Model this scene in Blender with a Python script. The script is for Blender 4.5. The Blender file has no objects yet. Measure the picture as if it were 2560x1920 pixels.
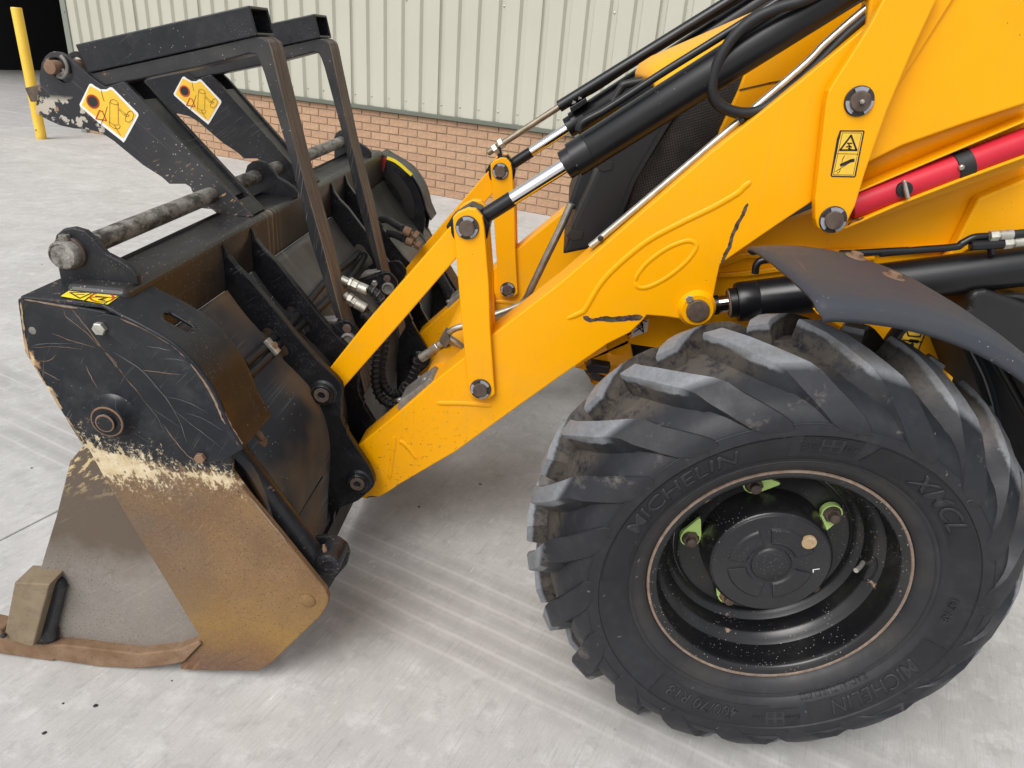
import bpy, bmesh, math, random
from mathutils import Vector, Matrix
from mathutils.geometry import tessellate_polygon
R = math.radians
sc = bpy.context.scene
COL = sc.collection
rnd = random.Random(7)

# ------------------------------------------------------------------ camera
FPX, YAW, PITCH, ROLL = 1806.73, -0.0428192, 0.4410866, 0.081237
CAM = Vector((-0.5027147, -1.1641491, 1.39591))
_f = Vector((math.sin(YAW)*math.cos(PITCH), math.cos(YAW)*math.cos(PITCH), -math.sin(PITCH)))
_r0 = Vector((math.cos(YAW), -math.sin(YAW), 0)); _u0 = _r0.cross(_f)
_r = _r0*math.cos(ROLL) + _u0*math.sin(ROLL); _u = -_r0*math.sin(ROLL) + _u0*math.cos(ROLL)
cd = bpy.data.cameras.new('camera'); cam = bpy.data.objects.new('camera', cd); COL.objects.link(cam)
cd.sensor_width = 36; cd.lens = FPX/2560*36; cd.clip_start = 0.02; cd.clip_end = 500
cam.matrix_world = Matrix(((_r.x, _u.x, -_f.x, CAM.x), (_r.y, _u.y, -_f.y, CAM.y), (_r.z, _u.z, -_f.z, CAM.z), (0, 0, 0, 1)))
sc.camera = cam

# ------------------------------------------------------------------ sky, sun, exposure (bright overcast)
w = bpy.data.worlds.new('World'); sc.world = w; w.use_nodes = True
nt = w.node_tree; nt.nodes.clear()
sky = nt.nodes.new('ShaderNodeTexSky'); sky.sky_type = 'NISHITA'; sky.sun_disc = False
SUN_EL, SUN_AZ = 50, 208          # azimuth clockwise from +Y: behind the camera, a little to its left
sky.sun_elevation = R(SUN_EL); sky.sun_rotation = R(SUN_AZ); sky.air_density = 1.0; sky.dust_density = 4.0; sky.ozone_density = 1.0
hs = nt.nodes.new('ShaderNodeHueSaturation'); hs.inputs['Saturation'].default_value = 0.24
bg = nt.nodes.new('ShaderNodeBackground'); bg.inputs[1].default_value = 0.15
wo = nt.nodes.new('ShaderNodeOutputWorld')
nt.links.new(sky.outputs[0], hs.inputs['Color']); nt.links.new(hs.outputs[0], bg.inputs[0]); nt.links.new(bg.outputs[0], wo.inputs[0])
sl = bpy.data.lights.new('sun', 'SUN'); so = bpy.data.objects.new('sun', sl); COL.objects.link(so)
sl.energy = 1.3; sl.angle = R(38); sl.color = (1.0, 0.98, 0.955)
_d = Vector((math.sin(R(SUN_AZ))*math.cos(R(SUN_EL)), math.cos(R(SUN_AZ))*math.cos(R(SUN_EL)), math.sin(R(SUN_EL))))
so.rotation_euler = _d.to_track_quat('Z', 'Y').to_euler()
vs = sc.view_settings; vs.view_transform = 'Standard'; vs.look = 'None'; vs.gamma = 1; vs.exposure = 0.27; vs.use_curve_mapping = False
sc.cycles.use_denoising = True; sc.cycles.use_light_tree = False; sc.cycles.max_bounces = 6; sc.cycles.diffuse_bounces = 3; sc.cycles.glossy_bounces = 3; sc.cycles.transmission_bounces = 2; sc.cycles.caustics_reflective = False; sc.cycles.caustics_refractive = False

# ------------------------------------------------------------------ pixels of the photograph to rays
class Reg:
    def __init__(s, x, y, w): s.x, s.y, s.k = x, y, w/2212
    def __call__(s, x, y): return (s.x + x*s.k, s.y + y*s.k)
    def m(s, *pts): return [s(*q) for q in pts]
A = Reg(0, 0, 900); B = Reg(0, 600, 900); C = Reg(0, 1100, 900); D = Reg(700, 300, 700); E = Reg(700, 700, 700)
F = Reg(1200, 0, 800); G = Reg(1800, 0, 760); H = Reg(1660, 500, 900); I = Reg(1300, 740, 700)
MM = Reg(1560, 1140, 800); N = Reg(500, 0, 800); P = Reg(780, 640, 320); Q = Reg(860, 500, 320); RR = Reg(600, 800, 400)
S = Reg(600, 1050, 400); T = Reg(0, 0, 480); U = Reg(0, 160, 480); V = Reg(2200, 540, 360); W = Reg(2300, 800, 260); X = Reg(880, 240, 560)
FD = Reg(0, 0, 2560)
def ray(uv): return _r*((uv[0]-1280)/FPX) - _u*((uv[1]-960)/FPX) + _f
def hY(uv, Y): d = ray(uv); return CAM + d*((Y-CAM.y)/d.y)
def hZ(uv, z): d = ray(uv); return CAM + d*((z-CAM.z)/d.z)
def hP(uv, p, n): d = ray(uv); return CAM + d*((p-CAM).dot(n)/d.dot(n))
def xz(uvs, Y): return [(q.x, q.z) for q in (hY(u, Y) for u in uvs)]
def depth(pt): return (pt-CAM).dot(_f)
def pxr(uv, Y, r): return r*depth(hY(uv, Y))/FPX
def hprof(uv, prof):              # ray against a profile in XZ that runs along Y
    d = ray(uv)
    best = None
    for (x0, z0), (x1, z1) in zip(prof, prof[1:]):
        # CAM.x + t dx = x0 + s (x1-x0); CAM.z + t dz = z0 + s (z1-z0)
        ax, az = x1-x0, z1-z0
        det = d.x*(-az) + ax*d.z
        if abs(det) < 1e-9: continue
        bx, bz = x0-CAM.x, z0-CAM.z
        t = (bx*(-az) + ax*bz)/det; s = (d.x*bz - d.z*bx)/det
        if -0.05 <= s <= 1.05 and t > 0 and (best is None or t < best): best = t
    return CAM + d*(best if best else 1.7)

# ------------------------------------------------------------------ objects
ROOT = {}
def tag(o, label=None, cat=None, group=None, kind=None):
    for k, v in (('label', label), ('category', cat), ('group', group), ('kind', kind)):
        if v: o[k] = v
    return o
def thing(name, label, cat, loc, group=None):
    o = bpy.data.objects.new(name, None); COL.objects.link(o); o.location = loc; o.empty_display_size = .2
    return tag(o, label, cat, group)
def link(name, me, mat, parent):
    o = bpy.data.objects.new(name, me); COL.objects.link(o)
    if mat is not None: me.materials.append(mat)
    if parent is not None:
        o.parent = parent
        if parent.type == 'EMPTY': o.matrix_parent_inverse = Matrix.Translation(-parent.location)
    return o
def shade(me, ang=40):
    me.shade_smooth() if hasattr(me, 'shade_smooth') else None
    try: me.set_sharp_from_angle(angle=R(ang))
    except Exception: pass
def mesh(name, vs_, fs, mat, parent, smooth=False, bevel=0, seg=2, solid=0):
    me = bpy.data.meshes.new(name); me.from_pydata([tuple(v) for v in vs_], [], fs)
    bm = bmesh.new(); bm.from_mesh(me); bmesh.ops.recalc_face_normals(bm, faces=bm.faces); bm.to_mesh(me); bm.free()
    if smooth: shade(me)
    o = link(name, me, mat, parent)
    if solid:
        m = o.modifiers.new('solid', 'SOLIDIFY'); m.thickness = solid; m.offset = 0
    if bevel:
        m = o.modifiers.new('bevel', 'BEVEL'); m.width = bevel; m.segments = seg; m.limit_method = 'ANGLE'; m.angle_limit = R(35); m.harden_normals = False
    return o
def prism(name, poly, Y0, Y1, mat, parent, bevel=.002, holes=(), seg=2, smooth=False):
    loops = [list(poly)] + [list(h) for h in holes]
    n = sum(len(l) for l in loops); vs_ = []; fs = []
    for Y in (Y0, Y1):
        for l in loops: vs_ += [(x, Y, z) for x, z in l]
    if holes:
        for t in tessellate_polygon([[Vector((x, z, 0)) for x, z in l] for l in loops]):
            fs.append(tuple(t)); fs.append(tuple(i+n for i in reversed(t)))
    else:
        fs += [tuple(range(n)), tuple(range(2*n-1, n-1, -1))]
    o = 0
    for l in loops:
        k = len(l)
        fs += [(o+i, o+(i+1) % k, n+o+(i+1) % k, n+o+i) for i in range(k)]; o += k
    return mesh(name, vs_, fs, mat, parent, bevel=bevel, seg=seg, smooth=smooth)
def frame(ax):
    ax = ax.normalized(); a = Vector((0, 0, 1)) if abs(ax.z) < .9 else Vector((1, 0, 0))
    e1 = ax.cross(a).normalized(); return e1, ax.cross(e1).normalized()
def lathe(name, p0, p1, prof, mat, parent, seg=32, caps=True, bevel=0):
    """prof: (distance along p0->p1, radius)"""
    p0 = Vector(p0); p1 = Vector(p1); ax = (p1-p0).normalized(); e1, e2 = frame(ax); vs_ = []; fs = []
    for d, r in prof:
        for k in range(seg):
            a = 2*math.pi*k/seg; vs_.append(p0 + ax*d + (e1*math.cos(a) + e2*math.sin(a))*r)
    for i in range(len(prof)-1):
        for k in range(seg): fs.append((i*seg+k, i*seg+(k+1) % seg, (i+1)*seg+(k+1) % seg, (i+1)*seg+k))
    if caps: fs += [tuple(range(seg))[::-1], tuple(range((len(prof)-1)*seg, len(prof)*seg))]
    return mesh(name, vs_, fs, mat, parent, smooth=True, bevel=bevel)
def cyl(name, p0, p1, r, mat, parent, seg=32, ch=.002):
    L = (Vector(p1)-Vector(p0)).length
    return lathe(name, p0, p1, [(0, r-ch), (ch, r), (L-ch, r), (L, r-ch)], mat, parent, seg)
def hexnut(name, c, ax, r, h, mat, parent, stud=0):
    c = Vector(c); ax = Vector(ax).normalized()
    o = lathe(name, c, c+ax, [(0, r), (h*.85, r), (h, r*.88)], mat, parent, 6)
    for pl in o.data.polygons: pl.use_smooth = False
    if stud: lathe('stud', c+ax*h, c+ax, [(0, stud), (h*.4, stud), (h*.5, stud*.8)], mat, o, 12)
    return o
def smooth_path(pts, n=8):
    pts = [Vector(p) for p in pts]
    if len(pts) < 3: return pts
    out = []; q = [pts[0]*2-pts[1]] + pts + [pts[-1]*2-pts[-2]]
    for i in range(1, len(q)-2):
        a, b, c, d = q[i-1:i+3]
        for k in range(n):
            t = k/n
            out.append(.5*((2*b) + (c-a)*t + (2*a-5*b+4*c-d)*t*t + (3*b-a-3*c+d)*t**3))
    return out + [pts[-1]]
def tube(name, pts, r, mat, parent, seg=12, n=8, raw=False, rf=None, squash=None):
    pts = [Vector(p) for p in pts] if raw else smooth_path(pts, n)
    vs_ = []; fs = []; prev = None
    for i, p in enumerate(pts):
        t = (pts[min(i+1, len(pts)-1)] - pts[max(i-1, 0)]).normalized()
        if prev is None: e1, e2 = frame(t)
        else:
            e1 = (prev - t*prev.dot(t)).normalized(); e2 = t.cross(e1)
        prev = e1; rr = r*(rf(i/(len(pts)-1)) if rf else 1)
        for k in range(seg):
            a = 2*math.pi*k/seg; v = (e1*math.cos(a) + e2*math.sin(a))*rr
            if squash: v.y *= squash
            vs_.append(p+v)
    m = len(pts)
    for i in range(m-1):
        for k in range(seg): fs.append((i*seg+k, i*seg+(k+1) % seg, (i+1)*seg+(k+1) % seg, (i+1)*seg+k))
    fs += [tuple(range(seg))[::-1], tuple(range((m-1)*seg, m*seg))]
    return mesh(name, vs_, fs, mat, parent, smooth=True)
def copy_tree(o, dy, parent=None, top=True):
    c = o.copy(); COL.objects.link(c)
    if top: c.location = c.location + Vector((0, dy, 0))
    if parent is not None:
        mi = o.matrix_parent_inverse.copy(); c.parent = parent; c.matrix_parent_inverse = mi
    for ch in list(o.children):
        if ch.name.startswith('~'): continue
        copy_tree(ch, 0, c, False)
    return c
def off(poly, d):                 # inset (d<0) or grow a small closed polygon about its centroid
    cx = sum(p[0] for p in poly)/len(poly); cz = sum(p[1] for p in poly)/len(poly)
    return [(x + (x-cx)/max(1e-6, math.hypot(x-cx, z-cz))*d, z + (z-cz)/max(1e-6, math.hypot(x-cx, z-cz))*d) for x, z in poly]
def circ(cx, cz, r, n=24, rz=None): return [(cx + r*math.cos(2*math.pi*i/n), cz + (rz or r)*math.sin(2*math.pi*i/n)) for i in range(n)]
def ribbon(name, pts, wd, Y, mat, parent, th=.0006, jag=0):   # a flat stroke on a plane Y, proud towards the camera
    pts = [Vector((x, 0, z)) for x, z in pts]; l = []; r = []
    for i, p in enumerate(pts):
        t = (pts[min(i+1, len(pts)-1)]-pts[max(i-1, 0)]); t = t.normalized() if t.length > 0 else Vector((1, 0, 0)); nn = Vector((-t.z, 0, t.x))
        l.append(p+nn*wd*.5*(1+rnd.uniform(-jag, jag))); r.append(p-nn*wd*.5*(1+rnd.uniform(-jag, jag)))
    poly = [(v.x, v.z) for v in l] + [(v.x, v.z) for v in reversed(r)]
    return prism(name, poly, Y-th, Y+th*.5, mat, parent, bevel=0)
def join_strokes(name, strokes, wd, Y, mat, parent, th=.0006):    # many flat strokes as one printed piece
    vs_ = []; fs = []
    for st in strokes:
        pts = [Vector((x, 0, z)) for x, z in st]
        for a, b in zip(pts, pts[1:]):
            t = b-a
            if t.length < 1e-6: continue
            t.normalize(); nn = Vector((-t.z, 0, t.x))*wd*.5; o = len(vs_)
            a2, b2 = a-t*wd*.3, b+t*wd*.3
            for q in (a2+nn, b2+nn, b2-nn, a2-nn): vs_.append((q.x, Y-th, q.z))
            fs.append((o, o+1, o+2, o+3))
    me = bpy.data.meshes.new(name); me.from_pydata(vs_, [], fs)
    return link(name, me, mat, parent)

# ------------------------------------------------------------------ materials
class NB:
    def __init__(s, name):
        s.m = bpy.data.materials.new(name); s.m.use_nodes = True; s.t = s.m.node_tree; s.t.nodes.clear()
        s.out = s.t.nodes.new('ShaderNodeOutputMaterial'); s.b = s.t.nodes.new('ShaderNodeBsdfPrincipled')
        s.t.links.new(s.b.outputs[0], s.out.inputs[0]); s.tc = s.t.nodes.new('ShaderNodeTexCoord'); s.P = s.tc.outputs['Object']
        s.hgt = None
    def put(s, v, sock):
        if isinstance(v, bpy.types.NodeSocket): s.t.links.new(v, sock)
        elif isinstance(v, (tuple, list)) and len(v) == 3 and sock.type == 'RGBA': sock.default_value = (*v, 1)
        else: sock.default_value = v
    def n(s, ty, **kw):
        x = s.t.nodes.new(ty)
        for k, v in kw.items(): setattr(x, k, v)
        return x
    def map(s, scale=(1, 1, 1), rot=(0, 0, 0), loc=(0, 0, 0), vec=None):
        x = s.n('ShaderNodeMapping'); s.put(vec or s.P, x.inputs[0]); x.inputs['Scale'].default_value = scale; x.inputs['Rotation'].default_value = rot; x.inputs['Location'].default_value = loc
        return x.outputs[0]
    def an(s, scale, rot): return s.map(scale, vec=s.map((1, 1, 1), rot))      # turn first, then stretch
    def noise(s, scale, det=4, ro=.6, vec=None, dist=0, col=False):
        x = s.n('ShaderNodeTexNoise'); s.put(vec or s.P, x.inputs['Vector']); x.inputs['Scale'].default_value = scale; x.inputs['Detail'].default_value = min(det, 5); x.inputs['Roughness'].default_value = ro; x.inputs['Distortion'].default_value = dist
        return x.outputs['Color' if col else 'Fac']
    def vor(s, scale, vec=None, feat='F1', out='Distance', rand=1):
        x = s.n('ShaderNodeTexVoronoi', feature=feat); s.put(vec or s.P, x.inputs['Vector']); x.inputs['Scale'].default_value = scale; x.inputs['Randomness'].default_value = rand
        return x.outputs[out]
    def rng(s, v, a, b, c=0., d=1.):
        x = s.n('ShaderNodeMapRange', clamp=True); s.put(v, x.inputs[0])
        for i, q in enumerate((a, b, c, d)): s.put(q, x.inputs[i+1])
        return x.outputs[0]
    def ma(s, op, a, b=0., c=None):
        x = s.n('ShaderNodeMath', operation=op); s.put(a, x.inputs[0]); s.put(b, x.inputs[1])
        if c is not None: s.put(c, x.inputs[2])
        return x.outputs[0]
    def mix(s, f, a, b, mode='MIX'):
        x = s.n('ShaderNodeMix', data_type='RGBA', blend_type=mode); s.put(f, x.inputs[0]); s.put(a, x.inputs[6]); s.put(b, x.inputs[7]); return x.outputs[2]
    def sep(s, v=None):
        x = s.n('ShaderNodeSeparateXYZ'); s.put(v or s.P, x.inputs[0]); return x.outputs
    def bump(s, h, st=.2, dist=.002):
        x = s.n('ShaderNodeBump'); x.inputs['Strength'].default_value = st; x.inputs['Distance'].default_value = dist; s.put(h, x.inputs['Height'])
        if s.hgt is not None: s.t.links.new(s.hgt, x.inputs['Normal'])
        s.hgt = x.outputs[0]
    def fin(s, col, rough=.5, metal=0., spec=.5, coat=0.):
        s.put(col, s.b.inputs['Base Color']); s.put(rough, s.b.inputs['Roughness']); s.put(metal, s.b.inputs['Metallic']); s.b.inputs['Specular IOR Level'].default_value = spec
        if coat: s.b.inputs['Coat Weight'].default_value = coat; s.b.inputs['Coat Roughness'].default_value = .12
        if s.hgt is not None: s.t.links.new(s.hgt, s.b.inputs['Normal'])
        return s.m
    # wear layers
    def specks(s, c, col, scale=90, size=.16, gate=.5, gs=5):
        v = s.vor(scale); g = s.noise(gs, 3); k = s.ma('MULTIPLY', s.rng(v, size, size*.7), s.rng(g, gate, gate+.08))
        return s.mix(k, c, col)
    def blot(s, c, col, scale, th, soft=.02, det=7, vec=None, amt=1., ro=.62):
        return s.mix(s.rng(s.noise(scale, det, ro, vec=vec), th, th+soft, 0., amt), c, col)
    def scratch(s, c, col, ang, dens=60, th=.70, amt=.7):
        v = s.an((9, 1, dens*6), (0, R(ang), 0)); g = s.noise(2.6, 3, vec=s.map(loc=(ang*.31, 0, ang*.17)))
        k = s.ma('MULTIPLY', s.rng(s.noise(1.0, 2, .5, vec=v), th, th+.03, 0., amt), s.rng(g, .50, .62))
        return s.mix(k, c, col)
def simple(name, col, rough=.5, metal=0., spec=.5, var=.12, vs_=20, bs=60, bst=.08):
    s = NB(name); v = s.noise(vs_, 5); c = s.mix(s.rng(v, .3, .7), tuple(x*(1-var) for x in col), tuple(min(1, x*(1+var)) for x in col))
    if bst: s.bump(s.noise(bs, 4), bst)
    return s.fin(c, s.rng(v, .2, .8, max(.03, rough-.08), rough+.08), metal, spec)

def m_yellow(name, base=(.90, .392, .0005), chips=.0):
    s = NB(name); v = s.noise(1.7, 3); f = s.noise(60, 3)
    c = s.mix(s.rng(v, .3, .7), tuple(x*.94 for x in base), tuple(min(1, x*1.04) for x in base))
    c = s.specks(c, (.10, .05, .015), 30, .05, .57, 3); c = s.specks(c, (.12, .06, .015), 70, .06, .60, 4)
    c = s.blot(c, (.55, .24, .012), 3, .62, .2, amt=.35)
    c = s.blot(c, (.36, .24, .10), 5.5, .66, .14, amt=.16)
    z = s.sep()[2]; lo = s.rng(z, .62, .25)
    c = s.mix(s.ma('MULTIPLY', lo, s.rng(s.noise(75, 5, .7), .60, .635)), c, (.11, .065, .03))
    c = s.mix(s.ma('MULTIPLY', s.rng(z, .9, .3, .25, 1.), s.rng(s.noise(9, 5, .65), .50, .78, 0., .30)), c, (.42, .26, .09))
    c = s.mix(s.rng(s.noise(1, 3, .6, vec=s.map((90, 90, 3))), .62, .75, 0., .16), c, (.45, .25, .06))
    s.bump(s.noise(260, 2), .04, .001); s.bump(s.noise(4, 2), .09, .006)
    return s.fin(c, s.rng(f, .3, .7, .30, .40), 0, .28)
YEL = m_yellow('yellow_paint')
def m_black(name, base=(.0085, .0098, .0135), dust=(.045, .044, .043), da=.4, rust=.70, rough=.36, spk=.30):
    s = NB(name); c = s.mix(s.rng(s.noise(2.5, 6), .42, .72, 0., da), base, dust)
    c = s.mix(s.rng(s.noise(45, 6, .7), .5, .75, 0., .28), c, (.04, .041, .046))
    c = s.specks(c, (.30, .29, .27), 95, .11, .53, 4)
    c = s.specks(c, (.20, .19, .18), 210, .17, .50, 7)
    c = s.mix(s.rng(s.noise(11, 5, .7), .55, .72, 0., .35), c, (.055, .054, .054))
    c = s.scratch(c, (.16, .16, .17), 35, 90, .68, .5); c = s.scratch(c, (.18, .17, .16), -50, 70, .69, .4)
    if rust: c = s.blot(c, (.21, .135, .09), 24, rust, .03, 8, amt=.85, ro=.7); c = s.blot(c, (.16, .10, .068), 60, rust+.0, .02, 6, ro=.7)
    r = s.rng(s.noise(14, 5), .3, .7, rough-.08, rough+.14)
    s.bump(s.noise(120, 4), .06, .001)
    return s.fin(c, r, 0, .38)
BLK = m_black('black_paint'); BLKR = m_black('black_paint_rust_chipped', rust=.635)
BLKS = m_black('black_paint_gritty', dust=(.042, .042, .044), da=.5, rust=.655)
BLKC = m_black('black_paint_clean', (.0055, .0062, .0085), (.018, .017, .0165), .35, 0, .30)
BROWN_SHEEN = None
def m_satin_black():
    s = NB('satin_black_cylinder'); c = s.mix(s.rng(s.noise(6, 5), .4, .75, 0., .5), (.0055, .006, .0075), (.0145, .0145, .0155))
    c = s.specks(c, (.25, .24, .22), 60, .08, .52, 4); s.bump(s.noise(300, 3), .05, .0006)
    return s.fin(c, s.rng(s.noise(9, 4), .3, .7, .26, .38), 0, .42)
SATIN = m_satin_black()
def m_plastic():
    s = NB('grey_black_plastic'); c = s.mix(s.rng(s.noise(3, 5), .35, .7), (.040, .046, .059), (.056, .058, .064))
    c = s.specks(c, (.3, .28, .26), 70, .09, .5, 5); c = s.scratch(c, (.17, .165, .16), 20, 80, .68, .5)
    s.bump(s.noise(220, 3), .10, .0008); return s.fin(c, s.rng(s.noise(12, 4), .3, .7, .46, .60), 0, .22)
PLAST = m_plastic()
TRIM = simple('black_trim_plastic', (.009, .0096, .0115), .5, bs=200, bst=.08)
RUB = simple('hose_rubber', (.010, .0102, .0115), .55, bs=150, bst=.1)
def m_rust(name, a=(.17, .098, .058), b=(.25, .155, .10), c3=(.10, .062, .045), sc_=14, rough=.8):
    s = NB(name); n1 = s.noise(sc_, 8, .7); c = s.mix(s.rng(n1, .35, .65), a, b); c = s.mix(s.rng(s.noise(sc_*4, 6, .7), .5, .7, 0., .7), c, c3)
    s.bump(s.noise(sc_*8, 6, .7), .35, .0015); return s.fin(c, rough, 0, .3)
RUST = m_rust('rusty_steel'); PINRUST = m_rust('rusty_pin', (.062, .045, .036), (.15, .11, .085), (.03, .026, .024), 40, .5)
LIPR = m_rust('rusty_rim_edge', (.17, .12, .09), (.29, .22, .175), (.07, .05, .04), 60)
CHROME = NB('chrome'); CHROME = CHROME.fin((.78, .78, .80), .06, 1.)
ZINC = simple('zinc_fitting', (.52, .50, .44), .42, .75, var=.25, vs_=60, bst=.15)
STEEL = simple('galvanised_pipe', (.50, .48, .42), .34, .85, var=.2, vs_=30)
GREYST = simple('dull_grey_steel', (.20, .19, .175), .6, .3, var=.4, vs_=30, bst=.2)
WASH = simple('dark_washer', (.045, .040, .038), .5, .3, var=.4, vs_=60)
CLIP = simple('grey_retaining_clip', (.34, .36, .41), .4, .3, var=.2)
WHITE = simple('white_print', (.75, .75, .73), .5, var=.05)
STYEL = simple('sticker_yellow', (.83, .50, .045), .38, var=.10, vs_=25)
STBRT = simple('sticker_bright_yellow', (.85, .68, .03), .4, var=.10)
INK = simple('black_print', (.012, .012, .012), .5)
REDP = simple('red_print', (.50, .055, .02), .5)
def m_pipe():
    s = NB('weathered_galvanised_tube'); v = s.noise(30, 7, .75, vec=s.map((1, .5, 1)))
    c = s.mix(s.rng(v, .42, .6), (.06, .056, .05), (.33, .315, .285)); c = s.mix(s.rng(s.noise(7, 5), .5, .75, 0., .7), c, (.22, .18, .145))
    c = s.mix(s.rng(s.noise(90, 3), .6, .7, 0., .5), c, (.5, .48, .45))
    s.bump(v, .3, .001); return s.fin(c, .6, .25)
GPIPE = m_pipe()
# ------------------------------------------------------------------ the yard (slabs follow the building line)
WK0, WK1 = -.41698, 5.17362                 # wall foot: y = WK0 x + WK1
eS = Vector((1, WK0, 0)).normalized(); eN = Vector((-eS.y, eS.x, 0)); WN = 4.775
def sn(s, n, z=0.): v = eS*s + eN*n; return Vector((v.x, v.y, z))
WANG = math.atan2(eS.y, eS.x)
def m_concrete(name='brushed_concrete'):
    s = NB(name); P_ = s.map((1, 1, 1), (0, 0, -WANG))
    st = s.noise(1, 3, .55, vec=s.map((170, 8, 1), (0, 0, 0), vec=P_))         # broom strokes
    st2 = s.noise(1, 2, .5, vec=s.map((520, 22, 1), vec=P_))
    big = s.noise(.9, 5, .55); mid = s.noise(5, 6, .65); fine = s.noise(95, 5, .7)
    c = s.mix(s.rng(big, .3, .7), (.430, .420, .403), (.520, .510, .492))
    c = s.mix(s.rng(mid, .38, .70, 0., .62), c, (.365, .357, .344))
    c = s.mix(s.rng(s.noise(2.3, 7, .6), .52, .68, 0., .5), c, (.58, .572, .558)); c = s.mix(s.rng(s.noise(1.7, 6, .65, vec=s.map(loc=(9, 4, 0))), .54, .70, 0., .45), c, (.345, .338, .328)); c = s.mix(s.rng(s.noise(14, 6, .7), .52, .66, 0., .45), c, (.62, .615, .60)); c = s.mix(s.rng(s.noise(17, 6, .7, vec=s.map(loc=(2, 8, 0))), .54, .68, 0., .45), c, (.30, .292, .28))
    c = s.mix(s.rng(st, .55, .70, 0., .36), c, (.27, .264, .255)); c = s.mix(s.rng(st2, .42, .28, 0., .28), c, (.60, .59, .575)); c = s.mix(s.rng(st2, .58, .72, 0., .28), c, (.27, .26, .25)); c = s.mix(s.rng(s.noise(330, 3, .7), .56, .70, 0., .40), c, (.25, .245, .235)); c = s.mix(s.rng(s.noise(250, 3, .7), .42, .30, 0., .35), c, (.66, .655, .64))
    c = s.mix(s.rng(fine, .58, .75, 0., .30), c, (.22, .21, .20))
    # pale tread prints left by tyres and white trowel flecks
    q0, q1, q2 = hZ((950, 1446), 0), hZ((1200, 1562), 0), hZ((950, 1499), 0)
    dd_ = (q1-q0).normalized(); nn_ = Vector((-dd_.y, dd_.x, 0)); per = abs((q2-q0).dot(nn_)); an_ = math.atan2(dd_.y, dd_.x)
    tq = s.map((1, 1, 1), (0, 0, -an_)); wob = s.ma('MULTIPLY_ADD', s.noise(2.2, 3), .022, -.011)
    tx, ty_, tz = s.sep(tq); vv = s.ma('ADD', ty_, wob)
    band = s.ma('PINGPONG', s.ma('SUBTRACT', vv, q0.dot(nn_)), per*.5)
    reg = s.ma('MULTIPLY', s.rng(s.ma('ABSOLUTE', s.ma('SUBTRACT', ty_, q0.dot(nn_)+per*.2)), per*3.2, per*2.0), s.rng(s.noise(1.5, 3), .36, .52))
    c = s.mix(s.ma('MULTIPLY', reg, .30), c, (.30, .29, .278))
    c = s.mix(s.ma('MULTIPLY', s.rng(band, per*.13, per*.02, 0., .30), reg), c, (.66, .65, .63))
    c = s.mix(s.ma('MULTIPLY', s.rng(band, per*.26, per*.40, 0., .30), reg), c, (.29, .285, .28))
    fl = s.noise(1, 3, .6, vec=s.map((150, 16, 1), vec=P_)); c = s.mix(s.ma('MULTIPLY', s.rng(fl, .66, .70), s.rng(s.noise(1.3, 3, vec=s.map(loc=(5.2, 1.1, 0))), .50, .60)), c, (.72, .71, .69))
    sp = s.vor(7.0); c = s.mix(s.ma('MULTIPLY', s.rng(sp, .05, .025), s.rng(s.noise(1.7, 1), .5, .52)), c, (.05, .045, .04))
    c = s.mix(s.rng(s.noise(1.4, 6, .7, vec=s.map(loc=(3, 7, 0))), .60, .78, 0., .45), c, (.30, .285, .27))
    s.bump(st, .22, .002); s.bump(st2, .2, .0015); s.bump(fine, .2, .0012)
    return s.fin(c, s.rng(mid, .3, .7, .62, .82), 0, .35)
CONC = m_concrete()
JOINT = simple('slab_joint_filler', (.10, .095, .085), .9)
g = mesh('ground', [(-120, -120, -.014), (120, -120, -.014), (120, 120, -.014), (-120, 120, -.014)], [(0, 1, 2, 3)], JOINT, None)
tag(g, kind='structure')
sb = [-60, -20, -14, -8, -2.0, 4.0, 10, 40]; nb = [-40, -4.2, 3.735, 5.15, 12, 40]
for i in range(len(sb)-1):
    for j in range(len(nb)-1):
        s0, s1, n0, n1 = sb[i]+.0025, sb[i+1]-.0025, nb[j]+.009, nb[j+1]-.009
        q = [sn(s0, n0), sn(s1, n0), sn(s1, n1), sn(s0, n1)]
        v = [(p.x, p.y, -.0135) for p in q] + [(p.x, p.y, 0) for p in q]
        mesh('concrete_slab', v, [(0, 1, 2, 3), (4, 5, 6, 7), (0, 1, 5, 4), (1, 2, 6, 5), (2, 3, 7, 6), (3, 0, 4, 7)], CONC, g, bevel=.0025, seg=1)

# ------------------------------------------------------------------ the building behind
def onwall(uv, n=WN): return hP(uv, sn(0, n), eN)
def wall_s(uv, n=WN): return onwall(uv, n).dot(eS)
def wbox(name, s0, s1, n0, n1, z0, z1, mat, parent, bevel=0, seg=1):
    v = [sn(s, n, z) for z in (z0, z1) for s, n in ((s0, n0), (s1, n0), (s1, n1), (s0, n1))]
    return mesh(name, v, [(0, 1, 2, 3), (4, 5, 6, 7), (0, 1, 5, 4), (1, 2, 6, 5), (2, 3, 7, 6), (3, 0, 4, 7)], mat, parent, bevel=bevel, seg=seg)
def m_brick(i):
    base = [(.415, .262, .162), (.400, .250, .155), (.438, .278, .174), (.425, .272, .174), (.388, .240, .154), (.410, .254, .162)][i]
    s = NB('buff_brick_%d' % i); v = s.noise(26, 6, .7); c = s.mix(s.rng(v, .35, .68), tuple(x*.84 for x in base), tuple(x*1.10 for x in base))
    c = s.specks(c, (.16, .09, .06), 90, .17, .50, 12); c = s.mix(s.rng(s.noise(3, 4), .45, .75, 0., .35), c, (.50, .40, .31))
    s.bump(s.noise(130, 6, .7), .5, .003); return s.fin(c, .85, 0, .25)
BRK = [m_brick(i) for i in range(6)]
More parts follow.
